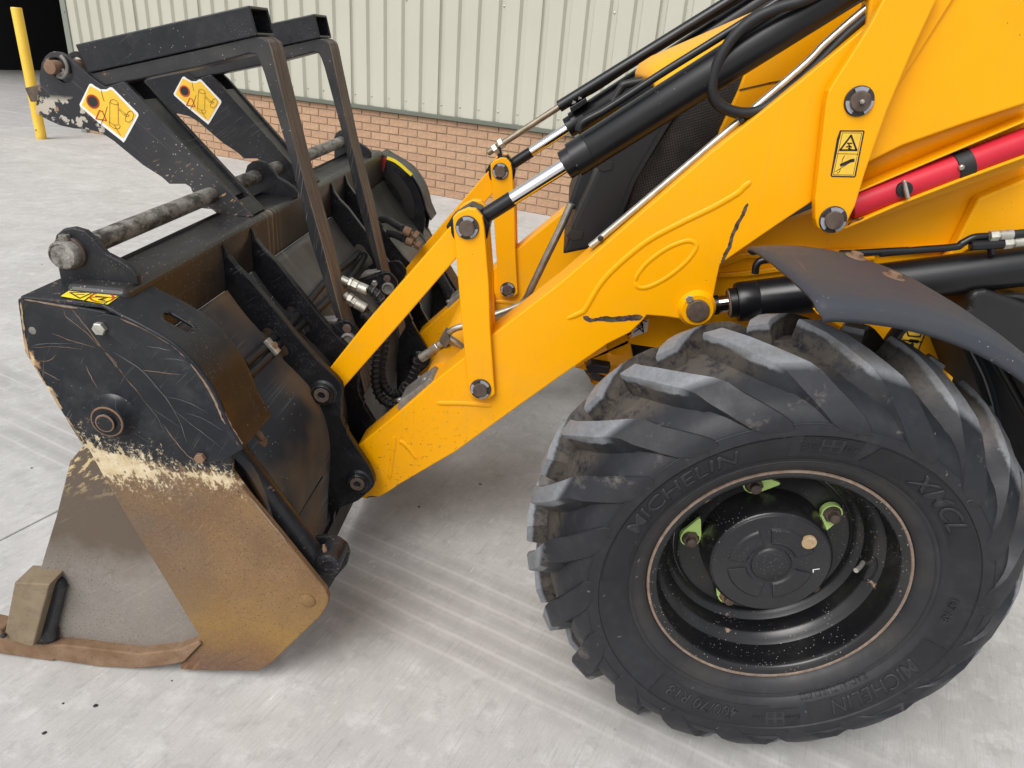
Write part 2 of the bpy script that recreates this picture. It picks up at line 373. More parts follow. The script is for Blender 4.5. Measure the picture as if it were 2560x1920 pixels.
def m_mortar():
    s = NB('mortar'); c = s.mix(s.rng(s.noise(9, 6), .35, .7), (.345, .258, .185), (.395, .300, .220)); s.bump(s.noise(160, 5), .5, .002); return s.fin(c, .9, 0, .2)
def m_clad():
    s = NB('pale_green_cladding'); c = s.mix(s.rng(s.noise(1.2, 4), .3, .7), (.430, .424, .355), (.460, .454, .382)); c = s.mix(s.rng(s.noise(2.0, 4, vec=s.map((14, 14, .6))), .5, .8, 0., .25), c, (.44, .44, .37))
    s.bump(s.noise(3, 2), .05, .004); return s.fin(c, .42, 0, .4)
CLAD = m_clad(); FLASH = simple('green_flashing', (.118, .130, .104), .45, var=.08, vs_=3); MORT = m_mortar()
DARK = simple('shade_black_lining', (.014, .014, .015), .9, var=.2)  # near-black walls: the gloom of the deep interior is put into the colour
bl = thing('warehouse', 'pale ribbed metal warehouse with a low buff brick base and a dark open doorway', 'building', sn(-3, WN+.4))
S_J = wall_s((187, 100)); S_JL = wall_s((166, 50)); S_BR = hZ(U(1005, 780), 0).dot(eS)
S_R = 7.0; BH = .0721; BL = .2165; NC = 10; ZF = BH*9.72
wbox('brick_core', S_BR, S_R, WN+.006, WN+.25, -.01, ZF, MORT, bl)
def brick_mesh(L, h, k):
    b = .0022; me = bpy.data.meshes.new('brick_%d' % k); x0, x1, y0, y1, z0, z1 = 0, L, -.004, .09, 0, h
    vv = [(x0, y0+b, z0), (x1, y0+b, z0), (x1, y0+b, z1), (x0, y0+b, z1), (x0+b, y0, z0+b), (x1-b, y0, z0+b), (x1-b, y0, z1-b), (x0+b, y0, z1-b), (x0, y1, z0), (x1, y1, z0), (x1, y1, z1), (x0, y1, z1)]
    ff = [(4, 5, 6, 7), (0, 1, 5, 4), (1, 2, 6, 5), (2, 3, 7, 6), (3, 0, 4, 7), (0, 8, 9, 1), (1, 9, 10, 2), (2, 10, 11, 3), (3, 11, 8, 0)]
    me.from_pydata(vv, [], ff); me.materials.append(BRK[k]); return me
full = [brick_mesh(BL-.0105, BH-.0105, k) for k in range(6)]; top = [brick_mesh(BL-.0105, ZF-9*BH-.008, k) for k in range(6)]
half = [brick_mesh(BL/2-.0105, BH-.0105, k) for k in range(6)]
rot = Matrix.Rotation(WANG, 4, 'Z'); binv = Matrix.Translation(-bl.location)
rest_v, rest_f = [], []
S_ph = wall_s(Reg(1040, 260, 240)(275, 520))
cnt = 0
for c in range(NC):
    s = S_ph + (c % 2 == 1)*BL*.5 - BL*60
    while s < S_R:
        z = c*BH+.003
        if s > S_BR+.02 and s+BL < S_R:
            kk = rnd.randrange(6); me = (top if c == NC-1 else full)[kk]
            if -6.65 < s < -.45:
                o = bpy.data.objects.new('brick', me); COL.objects.link(o); o.parent = bl; o.matrix_parent_inverse = binv
                o.location = sn(s, WN + rnd.uniform(-.0015, .0015), z); o.rotation_euler = (0, 0, WANG); cnt += 1
            else:
                o0 = len(rest_v); p0 = sn(s, WN+rnd.uniform(-.0015, .0015), z)
                rest_v += [tuple(p0 + rot @ v.co) for v in me.vertices]; rest_f += [tuple(i+o0 for i in pl.vertices) for pl in me.polygons]
        s += BL
o = mesh('bricks', rest_v, rest_f, BRK[0], bl); o['kind'] = 'stuff'
# flashing drip, cladding sheets, screws
wbox('flashing', S_J+.0, S_R, WN-.045, WN+.02, ZF+.002, ZF+.040, FLASH, bl, .004)
wbox('cladding_closure', S_J+.0, S_R, WN+.004, WN+.02, ZF+.0405, ZF+.075, CLAD, bl)
ribs_s = [wall_s(q) for q in ((1006.5, 275), (1384, 322))]; PITCH_R = (ribs_s[1]-ribs_s[0])/8
DEPTH = .030; ZT = 4.6
prof = [(0, 0), (.018, DEPTH), (.018+.040, DEPTH), (.018+.040+.016, 0), (.125, 0), (.127, -.0025), (.140, -.0025), (.142, 0)]
k0 = math.floor((S_J-ribs_s[0])/PITCH_R)+1
k = k0
while ribs_s[0]+k*PITCH_R < S_R:
    vs_ = []; fs = []; pts = []
    for r_ in range(5):
        for a, b in prof[:4]: pts.append((ribs_s[0]+(k+r_)*PITCH_R + a, WN-.030+b))
    pts.append((ribs_s[0]+(k+5)*PITCH_R+.004, WN-.030)); pts.append((ribs_s[0]+(k+5)*PITCH_R+.010, WN-.0295))
    if k == k0: pts.insert(0, (S_J+.0, WN-.030))
    for z in (ZF+.0405, ZT):
        for s, n in pts: vs_.append(sn(s, n-(.0008 if (k//5) % 2 else 0), z))
    m_ = len(pts); fs = [(i, i+1, m_+i+1, m_+i) for i in range(m_-1)]
    o = mesh('cladding_sheet', vs_, fs, CLAD, bl, solid=.0012)
    for r_ in range(5):
        for zz in ([ZF+.125] + ([1.66] if (k+r_-k0) % 5 == 3 else [])):
            ss = ribs_s[0]+(k+r_)*PITCH_R+.036; c0 = sn(ss, WN-.0006, zz)
            if ss < 0.4: lathe('screw', c0, c0-eN, [(0, .009), (.003, .009), (.004, .006), (.008, .0055), (.009, .004)], ZINC, bl, 8)
    k += 5
JAMB = simple('jamb_trim', (.20, .215, .18), .4, var=.06, vs_=3)
wbox('door_jamb', S_JL, S_J-.001, WN-.05, WN+.22, 0, ZT, JAMB, bl, .004)
for z in (1.33, 1.95): lathe('jamb_screw', sn(S_J-.03, WN-.05, z), sn(S_J-.03, WN-1, z), [(0, .010), (.006, .008), (.008, .004)], GREYST, bl, 8)
wbox('brick_end', S_J-.002, S_BR-.002, WN+.01, WN+.25, 0, ZF-.002, MORT, bl)
wbox('lintel', S_JL-9, S_R, WN-.03, WN+.2, ZT+.002, ZT+.5, CLAD, bl)
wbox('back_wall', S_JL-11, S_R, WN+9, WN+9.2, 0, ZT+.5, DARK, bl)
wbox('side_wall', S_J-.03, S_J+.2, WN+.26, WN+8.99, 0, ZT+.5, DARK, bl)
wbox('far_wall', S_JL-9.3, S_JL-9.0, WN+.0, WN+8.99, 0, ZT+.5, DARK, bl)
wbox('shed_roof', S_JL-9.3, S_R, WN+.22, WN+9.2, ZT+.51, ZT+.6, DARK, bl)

# dark lorry standing inside the doorway
TRK = simple('shaded_dark_lorry_paint', (.003, .003, .0035), .45, var=.3); TRKT = simple('lorry_tyre', (.012, .012, .012), .8)  # dark lorry, its paint taken nearly to black to carry the shade indoors
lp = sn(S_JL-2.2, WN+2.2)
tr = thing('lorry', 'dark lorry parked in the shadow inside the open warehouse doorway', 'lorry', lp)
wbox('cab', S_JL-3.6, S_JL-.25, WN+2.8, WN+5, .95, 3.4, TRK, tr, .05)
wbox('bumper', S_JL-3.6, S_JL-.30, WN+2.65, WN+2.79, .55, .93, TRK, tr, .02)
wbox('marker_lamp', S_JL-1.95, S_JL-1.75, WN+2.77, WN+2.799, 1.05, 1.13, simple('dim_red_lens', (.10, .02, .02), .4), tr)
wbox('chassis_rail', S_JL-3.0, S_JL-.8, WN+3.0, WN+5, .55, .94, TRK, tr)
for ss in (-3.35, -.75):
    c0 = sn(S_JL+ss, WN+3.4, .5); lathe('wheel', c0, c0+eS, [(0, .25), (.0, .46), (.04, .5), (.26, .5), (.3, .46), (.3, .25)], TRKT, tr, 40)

# bollard
bb = (hZ(U(388, 868), 0)+hZ(U(516, 868), 0))/2; br_ = (hZ(U(516, 868), 0)-hZ(U(388, 868), 0)).length/2
bb = bb + Vector((0, br_*.8, 0)); d_ = ray((36, 18)); tt = math.hypot(bb.x-CAM.x, bb.y-CAM.y)/math.hypot(d_.x, d_.y); bh_ = CAM.z + d_.z*tt
def m_bol():
    s = NB('bollard_yellow'); c = s.mix(s.rng(s.noise(4, 4), .35, .7), (.74, .47, .045), (.80, .53, .06)); z = s.sep()[2]
    c = s.mix(s.ma('MULTIPLY', s.rng(z, .12, .0), s.rng(s.noise(9, 6), .4, .6, 0., .8)), c, (.33, .21, .07)); s.bump(s.noise(60, 4), .1, .001); return s.fin(c, .42)
bo = thing('bollard', 'plain yellow round steel bollard by the open doorway', 'bollard', (bb.x, bb.y, 0))
lathe('post', (bb.x, bb.y, 0), (bb.x, bb.y, 1), [(0, br_), (bh_-.012, br_), (bh_-.004, br_*.96), (bh_, br_*.9)], m_bol(), bo, 40)
lathe('fixing_hole', (bb.x-.01, bb.y-br_-.0005, .10), (bb.x-.01, bb.y-1, .10), [(0, .009), (.002, .007)], INK, bo, 10)
# loose dark grit on the slabs
GRIT = simple('dark_grit', (.022, .018, .015), .8)
for uv, r_ in ((FD(1038, 1046), .006), (FD(96, 1584), .0055), (FD(206, 1524), .004), (A(0, 0), 0), (FD(905, 1095), .005), (FD(1365, 1010), .005), (C(590, 1632), .006), (C(1055, 1480), .003), (C(390, 1618), .0035), (C(195, 172), .005)):
    if not r_: continue
    p0 = hZ(uv, 0); n_ = 9; pv = [(p0.x+r_*rnd.uniform(.6, 1.3)*math.cos(6.283*i/n_), p0.y+r_*rnd.uniform(.4, 1.1)*math.sin(6.283*i/n_), .0005) for i in range(n_)] + [(p0.x, p0.y, r_*.5)]
    o = mesh('grit_crumb', pv, [(i, (i+1) % n_, n_) for i in range(n_)] + [tuple(range(n_))], GRIT, None, True)
    tag(o, 'tiny dark crumb of dirt lying on the pale concrete', 'dirt crumb', 'crumbs of dirt on the concrete')
# ------------------------------------------------------------------ the machine
ld = thing('backhoe_loader', 'yellow backhoe loader with a black clam bucket lowered to the concrete', 'backhoe loader', (.9, .97, 0))
DY = .84                                         # near arm to far arm
# ---- special bucket materials
zl0, zl1 = hY(C(530, 60), .02), hY(C(1420, 235), .02)
SL = (zl1.z-zl0.z)/(zl1.x-zl0.x)
def m_jaw():
    s = NB('worn_jaw_plate'); x, y, z = s.sep()
    h = s.ma('SUBTRACT', z, s.ma('MULTIPLY_ADD', x, SL, zl0.z-SL*zl0.x))          # height over the wear line
    rad = s.an((28, 1, 7), (0, R(20), 0)); nz = s.noise(1.6, 6, .7, vec=rad); n2 = s.noise(22, 6, .7)
    hh = s.ma('ADD', h, s.ma('MULTIPLY_ADD', nz, .10, -.05))
    hh2 = s.ma('ADD', hh, s.ma('MULTIPLY_ADD', n2, .09, -.045))
    blk = s.mix(s.rng(s.noise(2.5, 6), .42, .72, 0., .55), (.0095, .011, .015), (.042, .042, .043))
    blk = s.mix(s.rng(s.noise(30, 6, .7), .5, .75, 0., .4), blk, (.036, .038, .044))
    blk = s.specks(blk, (.26, .25, .23), 90, .10, .53, 4); blk = s.mix(s.rng(s.noise(9, 5, .7), .52, .72, 0., .5), blk, (.055, .056, .06))
    for an, th, co in ((48, .60, (.32, .21, .13)), (58, .60, (.26, .26, .27)), (12, .61, (.30, .20, .12)), (25, .60, (.24, .24, .25)), (75, .61, (.33, .23, .14)), (-35, .61, (.26, .25, .24))): blk = s.scratch(blk, (.13, .13, .135), an, 40, th+.05, .5)
    # chipped front edge and lower right edge
    e = s.ma('SUBTRACT', s.ma('ADD', x, s.ma('MULTIPLY', z, .30)), -1.473+.30*.80)
    br = s.mix(s.rng(s.noise(5, 6), .35, .68), (.148, .082, .038), (.212, .126, .060))
    low = s.rng(z, .34, .12); br = s.mix(s.ma('MULTIPLY', low, s.rng(s.noise(3, 3), .30, .55, .2, 1.)), br, (.27, .158, .042)); br = s.mix(s.ma('MULTIPLY', s.rng(z, .30, .45), s.rng(s.noise(4, 5, .65), .40, .62, 0., .6)), br, (.125, .092, .066))
    br = s.mix(s.ma('MULTIPLY', s.rng(z, .17, .03), s.rng(s.noise(5, 5), .30, .50)), br, (.125, .058, .038))
    br = s.mix(s.rng(s.noise(230, 3, .6), .54, .68, 0., .35), br, (.31, .20, .115)); br = s.mix(s.rng(s.noise(210, 3, .6), .46, .34, 0., .5), br, (.10, .06, .04))
    br = s.mix(s.rng(s.noise(2.1, 5), .55, .75, 0., .6), br, (.13, .10, .08))
    br = s.specks(br, (.055, .036, .026), 150, .20, .46, 5); br = s.scratch(br, (.33, .24, .15), 55, 20, .60, .35); br = s.scratch(br, (.09, .06, .04), 40, 16, .60, .4)
    cream = s.mix(s.rng(s.noise(40, 4), .4, .6), (.56, .45, .27), (.68, .58, .40))
    fan = s.noise(3.2, 5, .72, vec=s.an((26, 1, 8), (0, R(24), 0))); fan2 = s.noise(46, 5, .75)
    c = s.mix(s.rng(s.ma('ADD', h, s.ma('MULTIPLY_ADD', fan, .16, -.080)), -.012, .004), br, blk)
    wid = s.rng(x, -1.40, -1.10, .085, .030); dist = s.ma('DIVIDE', s.ma('ABSOLUTE', s.ma('ADD', h, s.rng(x, -1.40, -1.10, .030, .004))), wid)
    sc_ = s.ma('SUBTRACT', s.ma('ADD', s.ma('MULTIPLY', fan, .62), s.ma('MULTIPLY', fan2, .50)), s.ma('MULTIPLY', dist, .26))
    pat = s.rng(s.noise(7, 4, .6), .38, .56, -.10, .04)
    sc_ = s.ma('ADD', sc_, pat)
    c = s.mix(s.rng(sc_, .435, .50, 0., .88), c, cream)
    c = s.mix(s.ma('MULTIPLY', s.rng(s.noise(120, 3, .7), .56, .62), s.rng(sc_, .25, .44, 0., .8)), c, cream)
    edge = s.ma('MULTIPLY', s.rng(s.ma('ADD', e, s.ma('MULTIPLY_ADD', n2, .10, -.05)), .012, .002), s.rng(h, -.02, .0))
    c = s.mix(edge, c, s.mix(s.rng(s.noise(60, 5), .45, .6), (.30, .17, .09), (.62, .50, .30)))
    s.bump(s.noise(240, 4), .25, .001); s.bump(s.noise(9, 4), .14, .004)
    return s.fin(c, s.rng(hh2, -.02, .01, .78, .40), 0, .32)
JAWM = m_jaw()
def m_panel():
    s = NB('bare_steel_jaw_panel'); x, y, z = s.sep()
    c = s.mix(s.rng(s.noise(4, 5), .35, .7), (.185, .165, .145), (.25, .225, .20)); c = s.mix(s.rng(s.noise(260, 3), .52, .66, 0., .5), c, (.30, .27, .24))
    n = s.noise(7, 6, .65); k = s.ma('ADD', s.ma('MULTIPLY', n, .18), s.rng(z, .09, .02, 0., .16))
    c = s.mix(s.rng(s.ma('ADD', z, s.ma('MULTIPLY', n, -.20)), .16, .26), c, (.112, .084, .062))  # brown upper part, darkened to paint in shading next to the plate edge
    c = s.mix(s.rng(k, .17, .22), c, (.25, .125, .045))
    c = s.mix(s.ma('MULTIPLY', s.rng(z, .46, .54), s.rng(s.noise(30, 6, .7, vec=s.an((1, 1, 3), (0, R(40), 0))), .53, .6)), c, (.55, .42, .22))
    c = s.scratch(c, (.33, .30, .27), 38, 22, .60, .4); c = s.scratch(c, (.11, .09, .075), 30, 18, .60, .5); c = s.specks(c, (.08, .065, .055), 140, .20, .46, 5)
    s.bump(s.noise(240, 4), .3, .001); s.bump(s.noise(3, 3), .1, .01); return s.fin(c, .62, .1, .4)
PANM = m_panel(); RAILM = m_rust('rusty_orange_edge', (.17, .098, .052), (.25, .165, .105), (.085, .05, .032), 26)
BLOCKM = m_rust('dusty_brown_block', (.185, .140, .088), (.25, .195, .132), (.12, .09, .06), 12)
def m_mould():
    s = NB('dirty_black_mouldboard'); x, y, z = s.sep(); c = s.mix(s.rng(s.noise(3, 5), .4, .7), (.010, .0105, .013), (.028, .026, .025))
    k = s.ma('MULTIPLY', s.rng(y, .62, .42), s.rng(s.noise(2.6, 3, vec=s.map(loc=(1.3, .2, .4))), .44, .62)); c = s.mix(k, c, (.105, .058, .022))
    k2 = s.ma('MULTIPLY', s.rng(y, .62, .70), s.rng(z, .87, .80)); c = s.mix(s.ma('MULTIPLY', k2, s.rng(s.noise(5, 5), .3, .65, .35, 1.)), c, (.135, .13, .12))
    c = s.specks(c, (.38, .36, .33), 70, .11, .46, 4); c = s.scratch(c, (.15, .15, .15), 70, 60, .63, .6)
    st = s.noise(1, 4, .6, vec=s.map((4, 60, 3))); c = s.mix(s.ma('MULTIPLY', s.rng(st, .60, .68), s.rng(y, .55, .62, 0., .7)), c, (.26, .22, .15))
    s.bump(s.noise(90, 4), .08, .001); return s.fin(c, s.rng(s.noise(5, 4), .3, .7, .28, .42))
MOULD = m_mould()
def m_tine():                                    # black sides, bare rusty worn faces turned to the rear
    s = NB('fork_tine_steel'); gm = s.n('ShaderNodeNewGeometry'); nx = s.sep(gm.outputs['Normal'])[0]
    z = s.sep()[2]
    blk = s.specks(s.mix(s.rng(s.noise(5, 6), .4, .7), (.013, .0135, .016), (.05, .047, .044)), (.36, .34, .31), 90, .12, .46, 5)
    blk = s.blot(blk, (.27, .145, .08), 13, .64, .02); blk = s.scratch(blk, (.2, .19, .18), 80, 70, .64, .7)
    ru = s.mix(s.rng(s.noise(1, 6, .7, vec=s.an((60, 110, 7), (0, R(13), 0))), .36, .66), (.080, .062, .049), (.225, .178, .142))
    ru = s.mix(s.rng(s.noise(120, 4), .55, .7, 0., .6), ru, (.10, .065, .045))
    nn = s.ma('ADD', nx, s.ma('MULTIPLY_ADD', s.noise(16, 5), .5, -.25))
    c = s.mix(s.ma('MULTIPLY', s.rng(nn, .45, .6), s.rng(z, 1.40, 1.34)), blk, ru); s.bump(s.noise(1, 6, .7, vec=s.map((80, 120, 10))), .35, .0015); return s.fin(c, s.rng(nn, .4, .6, .42, .75))
TINEM = m_tine()
def m_heel():                                    # black plate with big cream chips low at the front
    s = NB('fork_heel_paint'); x, y, z = s.sep(); c = s.mix(s.rng(s.noise(4, 6), .42, .72, 0., .6), (.013, .014, .018), (.055, .052, .05))
    c = s.specks(c, (.42, .40, .37), 80, .14, .48, 4); c = s.scratch(c, (.16, .16, .17), 30, 80, .65, .6); c = s.scratch(c, (.16, .16, .17), -40, 80, .66, .6)
    c = s.blot(c, (.30, .16, .09), 14, .665, .015)
    p = hY(U(700, 600), .68); k = s.ma('MULTIPLY', s.rng(z, p.z+.05, p.z+.035), s.rng(x, p.x+.125, p.x+.10))
    c = s.mix(s.ma('MULTIPLY', s.ma('MULTIPLY', k, s.rng(z, p.z-.06, p.z-.045)), s.rng(s.noise(26, 5, .62), .53, .545)), c, (.44, .40, .33))
    c = s.mix(s.ma('MULTIPLY', s.rng(x, p.x-.035, p.x-.055), s.rng(s.noise(50, 5, .7), .53, .56)), c, (.52, .36, .20))
    q = hY(A(1080, 1090), .68); k3 = s.ma('MULTIPLY', s.rng(z, q.z+.045, q.z+.02), s.rng(s.noise(26, 6, .7, vec=s.an((1, 1, 3), (0, R(30), 0))), .60, .62)); c = s.mix(k3, c, (.34, .21, .12))
    s.bump(s.noise(120, 4), .06, .001); return s.fin(c, s.rng(s.noise(14, 5), .3, .7, .34, .52))
HEELM = m_heel()

# ---- bucket
MP = [(-1.284, .80), (-1.245, .742), (-1.209, .699), (-1.16, .634), (-1.118, .590), (-1.089, .555), (-1.066, .505), (-1.051, .45), (-1.046, .39), (-1.049, .325), (-1.057, .24), (-1.060, .18), (-1.066, .115)]
def sweepY(name, prof, Y0, Y1, mat, parent, th=.010, ny=1):
    vs_ = []; fs = []; n = len(prof)
    for j in range(ny+1):
        for x, z in prof: vs_.append((x, Y0+(Y1-Y0)*j/ny, z))
    for j in range(ny):
        for i in range(n-1): fs.append((j*n+i, j*n+i+1, (j+1)*n+i+1, (j+1)*n+i))
    return mesh(name, vs_, fs, mat, parent, smooth=True, solid=th)
mpx = [(x, z) for x, z in ((v.x, v.z) for v in smooth_path([(x, 0, z) for x, z in MP], 3))]
bk = sweepY('bucket', mpx, .065, 2.15, MOULD, ld, .012)
bk['label'] = 'black steel clam bucket with rusted jaw sides'
BXL, BXR, BZT, BZB = -1.402, -1.281, .930, .795
def m_beam():
    s = NB('dusty_black_beam'); x, y, z = s.sep(); c = s.mix(s.rng(s.noise(4, 6), .4, .7, 0., .7), (.013, .0135, .016), (.05, .047, .043))
    c = s.specks(c, (.36, .34, .31), 100, .15, .42, 3)
    k = s.ma('MULTIPLY', s.rng(x, BXR-.02, BXR-.004), s.rng(s.noise(3, 4), .36, .6)); c = s.mix(s.ma('MULTIPLY', k, .4), c, (.045, .032, .020))
    st = s.noise(1, 4, .6, vec=s.map((3, 70, 2))); k2 = s.ma('MULTIPLY', s.rng(st, .5, .62), s.ma('MULTIPLY', s.rng(y, .70, .73), s.rng(y, .86, .80))); c = s.mix(s.ma('MULTIPLY', k2, s.rng(x, BXR-.05, BXR-.01)), c, (.24, .19, .12))
    c = s.scratch(c, (.15, .15, .15), 20, 60, .64, .6); s.bump(s.noise(110, 4), .08, .001); return s.fin(c, s.rng(s.noise(8, 5), .3, .7, .30, .46))
BEAM = m_beam()
prism('cross_beam', [(BXL, BZB), (BXL, BZT), (BXR, BZT), (BXR, BZB)], .06, 2.06, BEAM, bk, bevel=.016, seg=4)
tube('weld_bead', [(BXL+.012, y, BZT+.001) for y in (.12, .6, 1.2, 1.86)], .004, BLK, bk, 8)
prism('rear_blade', [(-1.072, .125), (-1.050, .125), (-1.046, .06), (-1.070, .05)], .07, 2.14, MOULD, bk)
def seamline(uv0, uv1): return [hprof(u, [(x+.006, z) for x, z in MP]) for u in (uv0, uv1)]
tube('blade_seam', seamline(S(820, 1300), S(1130, 790)), .003, BLKC, bk, 8)
# jaw: side plates, panels, floor
JY = .020
jaw_poly = xz(B.m((105, 365), (140, 353), (400, 395), (640, 440), (750, 478), (900, 548), (1060, 640), (1170, 742), (1280, 880), (1350, 1010), (1400, 1130), (1430, 1290)) + C.m((1420, 200), (1520, 335), (1720, 575), (2003, 925), (2020, 975), (2012, 1015), (1970, 1082), (1655, 1385), (1585, 1420), (1300, 1418), (1112, 1412), (1104, 1392), (1232, 1262), (1215, 1190), (800, 510), (620, 200), (545, 60)) + B.m((500, 1258), (340, 995), (182, 740), (150, 688)), JY)
jaw_poly = [(x, max(z, .004)) for x, z in jaw_poly]
jp = prism('jaw_side_plate', jaw_poly, JY, JY+.016, JAWM, bk, .003)
pan_poly = xz(C.m((560, 40), (500, 50), (430, 130), (400, 250), (345, 470), (235, 830), (330, 850), (300, 1275), (850, 1330), (1235, 1262), (1240, 1100), (820, 420), (650, 150)), JY+.017)
pn = prism('jaw_panel', [(x, max(z, .008)) for x, z in pan_poly], JY+.017, JY+.032, PANM, bk, .002)
rail = xz(C.m((-160, 1140), (0, 1175), (30, 1213), (205, 1262), (400, 1262), (850, 1316), (1100, 1288), (1215, 1240), (1236, 1256), (1130, 1365), (1050, 1385), (850, 1405), (600, 1395), (330, 1352), (322, 1372), (0, 1315), (-160, 1280)), .012)
rl = prism('side_rail', [(x, max(z, .003)) for x, z in rail], .012, .06, RAILM, bk, .005, seg=3)
blk_poly = xz(C.m((92, 872), (308, 885), (205, 1268), (26, 1216)), -.008); bw = prism('side_cutter_block', blk_poly, -.010, .05, BLOCKM, bk, .003, seg=2)
fil = xz(C.m((312, 875), (365, 862), (395, 920), (372, 1020), (335, 1170), (345, 1235), (300, 1275), (205, 1268)), .018)
fw = prism('weld_fillet', fil, .016, .04, BLKR, bk, .012, seg=3)
prism('jaw_floor', [(-1.70, .006), (-1.11, .010), (-1.11, .022), (-1.70, .026)], .06, 2.15, BLKC, bk)
prism('cutting_edge', [(-1.735, .004), (-1.70, .006), (-1.70, .024), (-1.72, .026)], .05, 2.15, RAILM, bk, .003)
lathe('stud_stub', hY(C(27, 1195), -.012), hY(C(27, 1195), -.012)+Vector((0, -1, 0)), [(0, .006), (.006, .006), (.008, .004)], GRIT, bk, 10)
cb = hY(B(705, 1078), JY)
boss = lathe('pivot_boss', cb, cb+Vector((0, -1, 0)), [(0, .047), (.006, .040), (.022, .035), (.026, .033)], BLKR, bk, 40)
lathe('boss_ring', cb+Vector((0, -.0258, 0)), cb+Vector((0, -1, 0)), [(0, .032), (.0015, .031)], RUST, bk, 36); lathe('boss_recess', cb+Vector((0, -.0270, 0)), cb+Vector((0, -1, 0)), [(0, .0285), (.001, .0285)], BLKC, bk, 36)
lathe('pivot_pin', cb+Vector((0, -.024, 0)), cb+Vector((0, -1, 0)), [(0, .019), (.008, .019), (.0095, .0175)], BLKR, bk, 32)
ra = lathe('pin_rust_ring', cb+Vector((0, -.0330, 0)), cb+Vector((0, -1, 0)), [(0, .0185), (.0012, .018)], RUST, bk, 32); lathe('pin_face', cb+Vector((0, -.034, 0)), cb+Vector((0, -1, 0)), [(0, .0155), (.001, .0155)], BLKR, bk, 24)
# long gouges across the jaw plate
GOUGE = m_rust('scratch_rust', (.12, .08, .052), (.27, .19, .13), (.05, .04, .034), 45); GOUGEL = simple('scratch_pale', (.13, .127, .122), .5, var=.4)
for Yg, mt_, wd_, pts_ in ((JY, GOUGE, .0030, ((440, 425), (520, 520), (640, 680), (760, 830), (880, 975))), (JY, GOUGE, .0022, ((390, 425), (412, 475), (520, 560), (600, 640), (700, 740), (735, 800), (820, 900))), (JY, GOUGE, .0022, ((315, 570), (450, 622), (590, 660))), (JY, GOUGE, .0025, ((525, 765), (560, 840), (605, 920))),
        (JY, GOUGEL, .0014, ((190, 652), (290, 636), (440, 636))), (JY, GOUGE, .0015, ((190, 662), (350, 655), (500, 672))), (JY, GOUGE, .0025, ((245, 792), (310, 832), (370, 862))), (JY, GOUGE, .0022, ((238, 742), (300, 742), (345, 702))), (JY, GOUGE, .002, ((520, 1090), (580, 1118), (640, 1142))), (JY, GOUGEL, .0012, ((860, 960), (960, 1080), (1010, 1180))),
        (.012, GOUGEL, .0016, ((700, 690), (850, 785), (960, 900), (1040, 1000), (1110, 1130), (1150, 1250))), (.012, GOUGEL, .0016, ((900, 652), (980, 665), (1050, 680))), (.012, GOUGE, .0022, ((870, 800), (1000, 816), (1120, 828))), (.012, GOUGEL, .0014, ((1000, 730), (1070, 732), (1140, 745))), (.012, GOUGEL, .0012, ((1020, 960), (1160, 1000), (1280, 1065))), (.012, GOUGEL, .0012, ((1060, 1040), (1200, 1150), (1380, 1290))), (.012, GOUGEL, .0012, ((1140, 1060), (1250, 1100), (1370, 1170))),
        (JY, GOUGE, .003, ((1000, 1130), (1080, 1240), (1150, 1320), (1230, 1385)))):
    wd_ *= .62; pth = [p + Vector((rnd.uniform(-.0007, .0007), 0, rnd.uniform(-.0007, .0007))) for p in smooth_path([(q.x, 0, q.z) for q in (hY(B(*u), Yg) for u in pts_)], 5)]; n_ = len(pth)
    l_ = []; r_ = []
    for i, p in enumerate(pth):
        t_ = (pth[min(i+1, n_-1)]-pth[max(i-1, 0)]).normalized(); e_ = wd_*.5*min(1, i/3+.1, (n_-1-i)/3+.1); k1, k2 = rnd.uniform(.5, 1.2), rnd.uniform(.5, 1.2)
        l_.append((p.x-t_.z*e_*k1, p.z+t_.x*e_*k1)); r_.append((p.x+t_.z*e_*k2, p.z-t_.x*e_*k2))
    prism('gouge', l_+r_[::-1], Yg-.0004, Yg+.0004, mt_, bk, 0)
# guard plate and curved guard band
gp = xz(B.m((575, 500), (585, 468), (640, 452), (750, 478), (900, 548), (1060, 640), (1170, 742), (1280, 880), (1350, 1010), (1400, 1130), (1450, 1215), (1492, 1285), (1400, 1340), (1290, 1372), (1225, 1366), (1150, 1230), (1080, 1050), (950, 860), (800, 680), (650, 570), (590, 550)), .012)
gpl = prism('guard_plate', gp, .012, .0195, JAWM, bk, .0015)
hexnut('guard_bolt', hY(B(620, 540), .012), (0, -1, 0), .0125, .010, ZINC, bk); hexnut('guard_bolt', hY(B(1235, 1335), .012), (0, -1, 0), .011, .009, RUST, bk)
lathe('blank_hole', hY(B(200, 557), JY), hY(B(200, 557), JY)+Vector((0, -1, 0)), [(0, .0075), (.001, .007)], GREYST, bk, 16)
gc = [hY(u, .010) for u in B.m((628, 402), (690, 432), (750, 466), (830, 505), (900, 542), (1060, 636), (1170, 738), (1280, 877), (1350, 1008), (1400, 1130), (1450, 1212), (1492, 1282))]
gcs = smooth_path([(p.x, 0, p.z) for p in gc], 8)
sl0, sl1 = hY(B(1000, 425), .075), hY(B(1170, 515), .075)
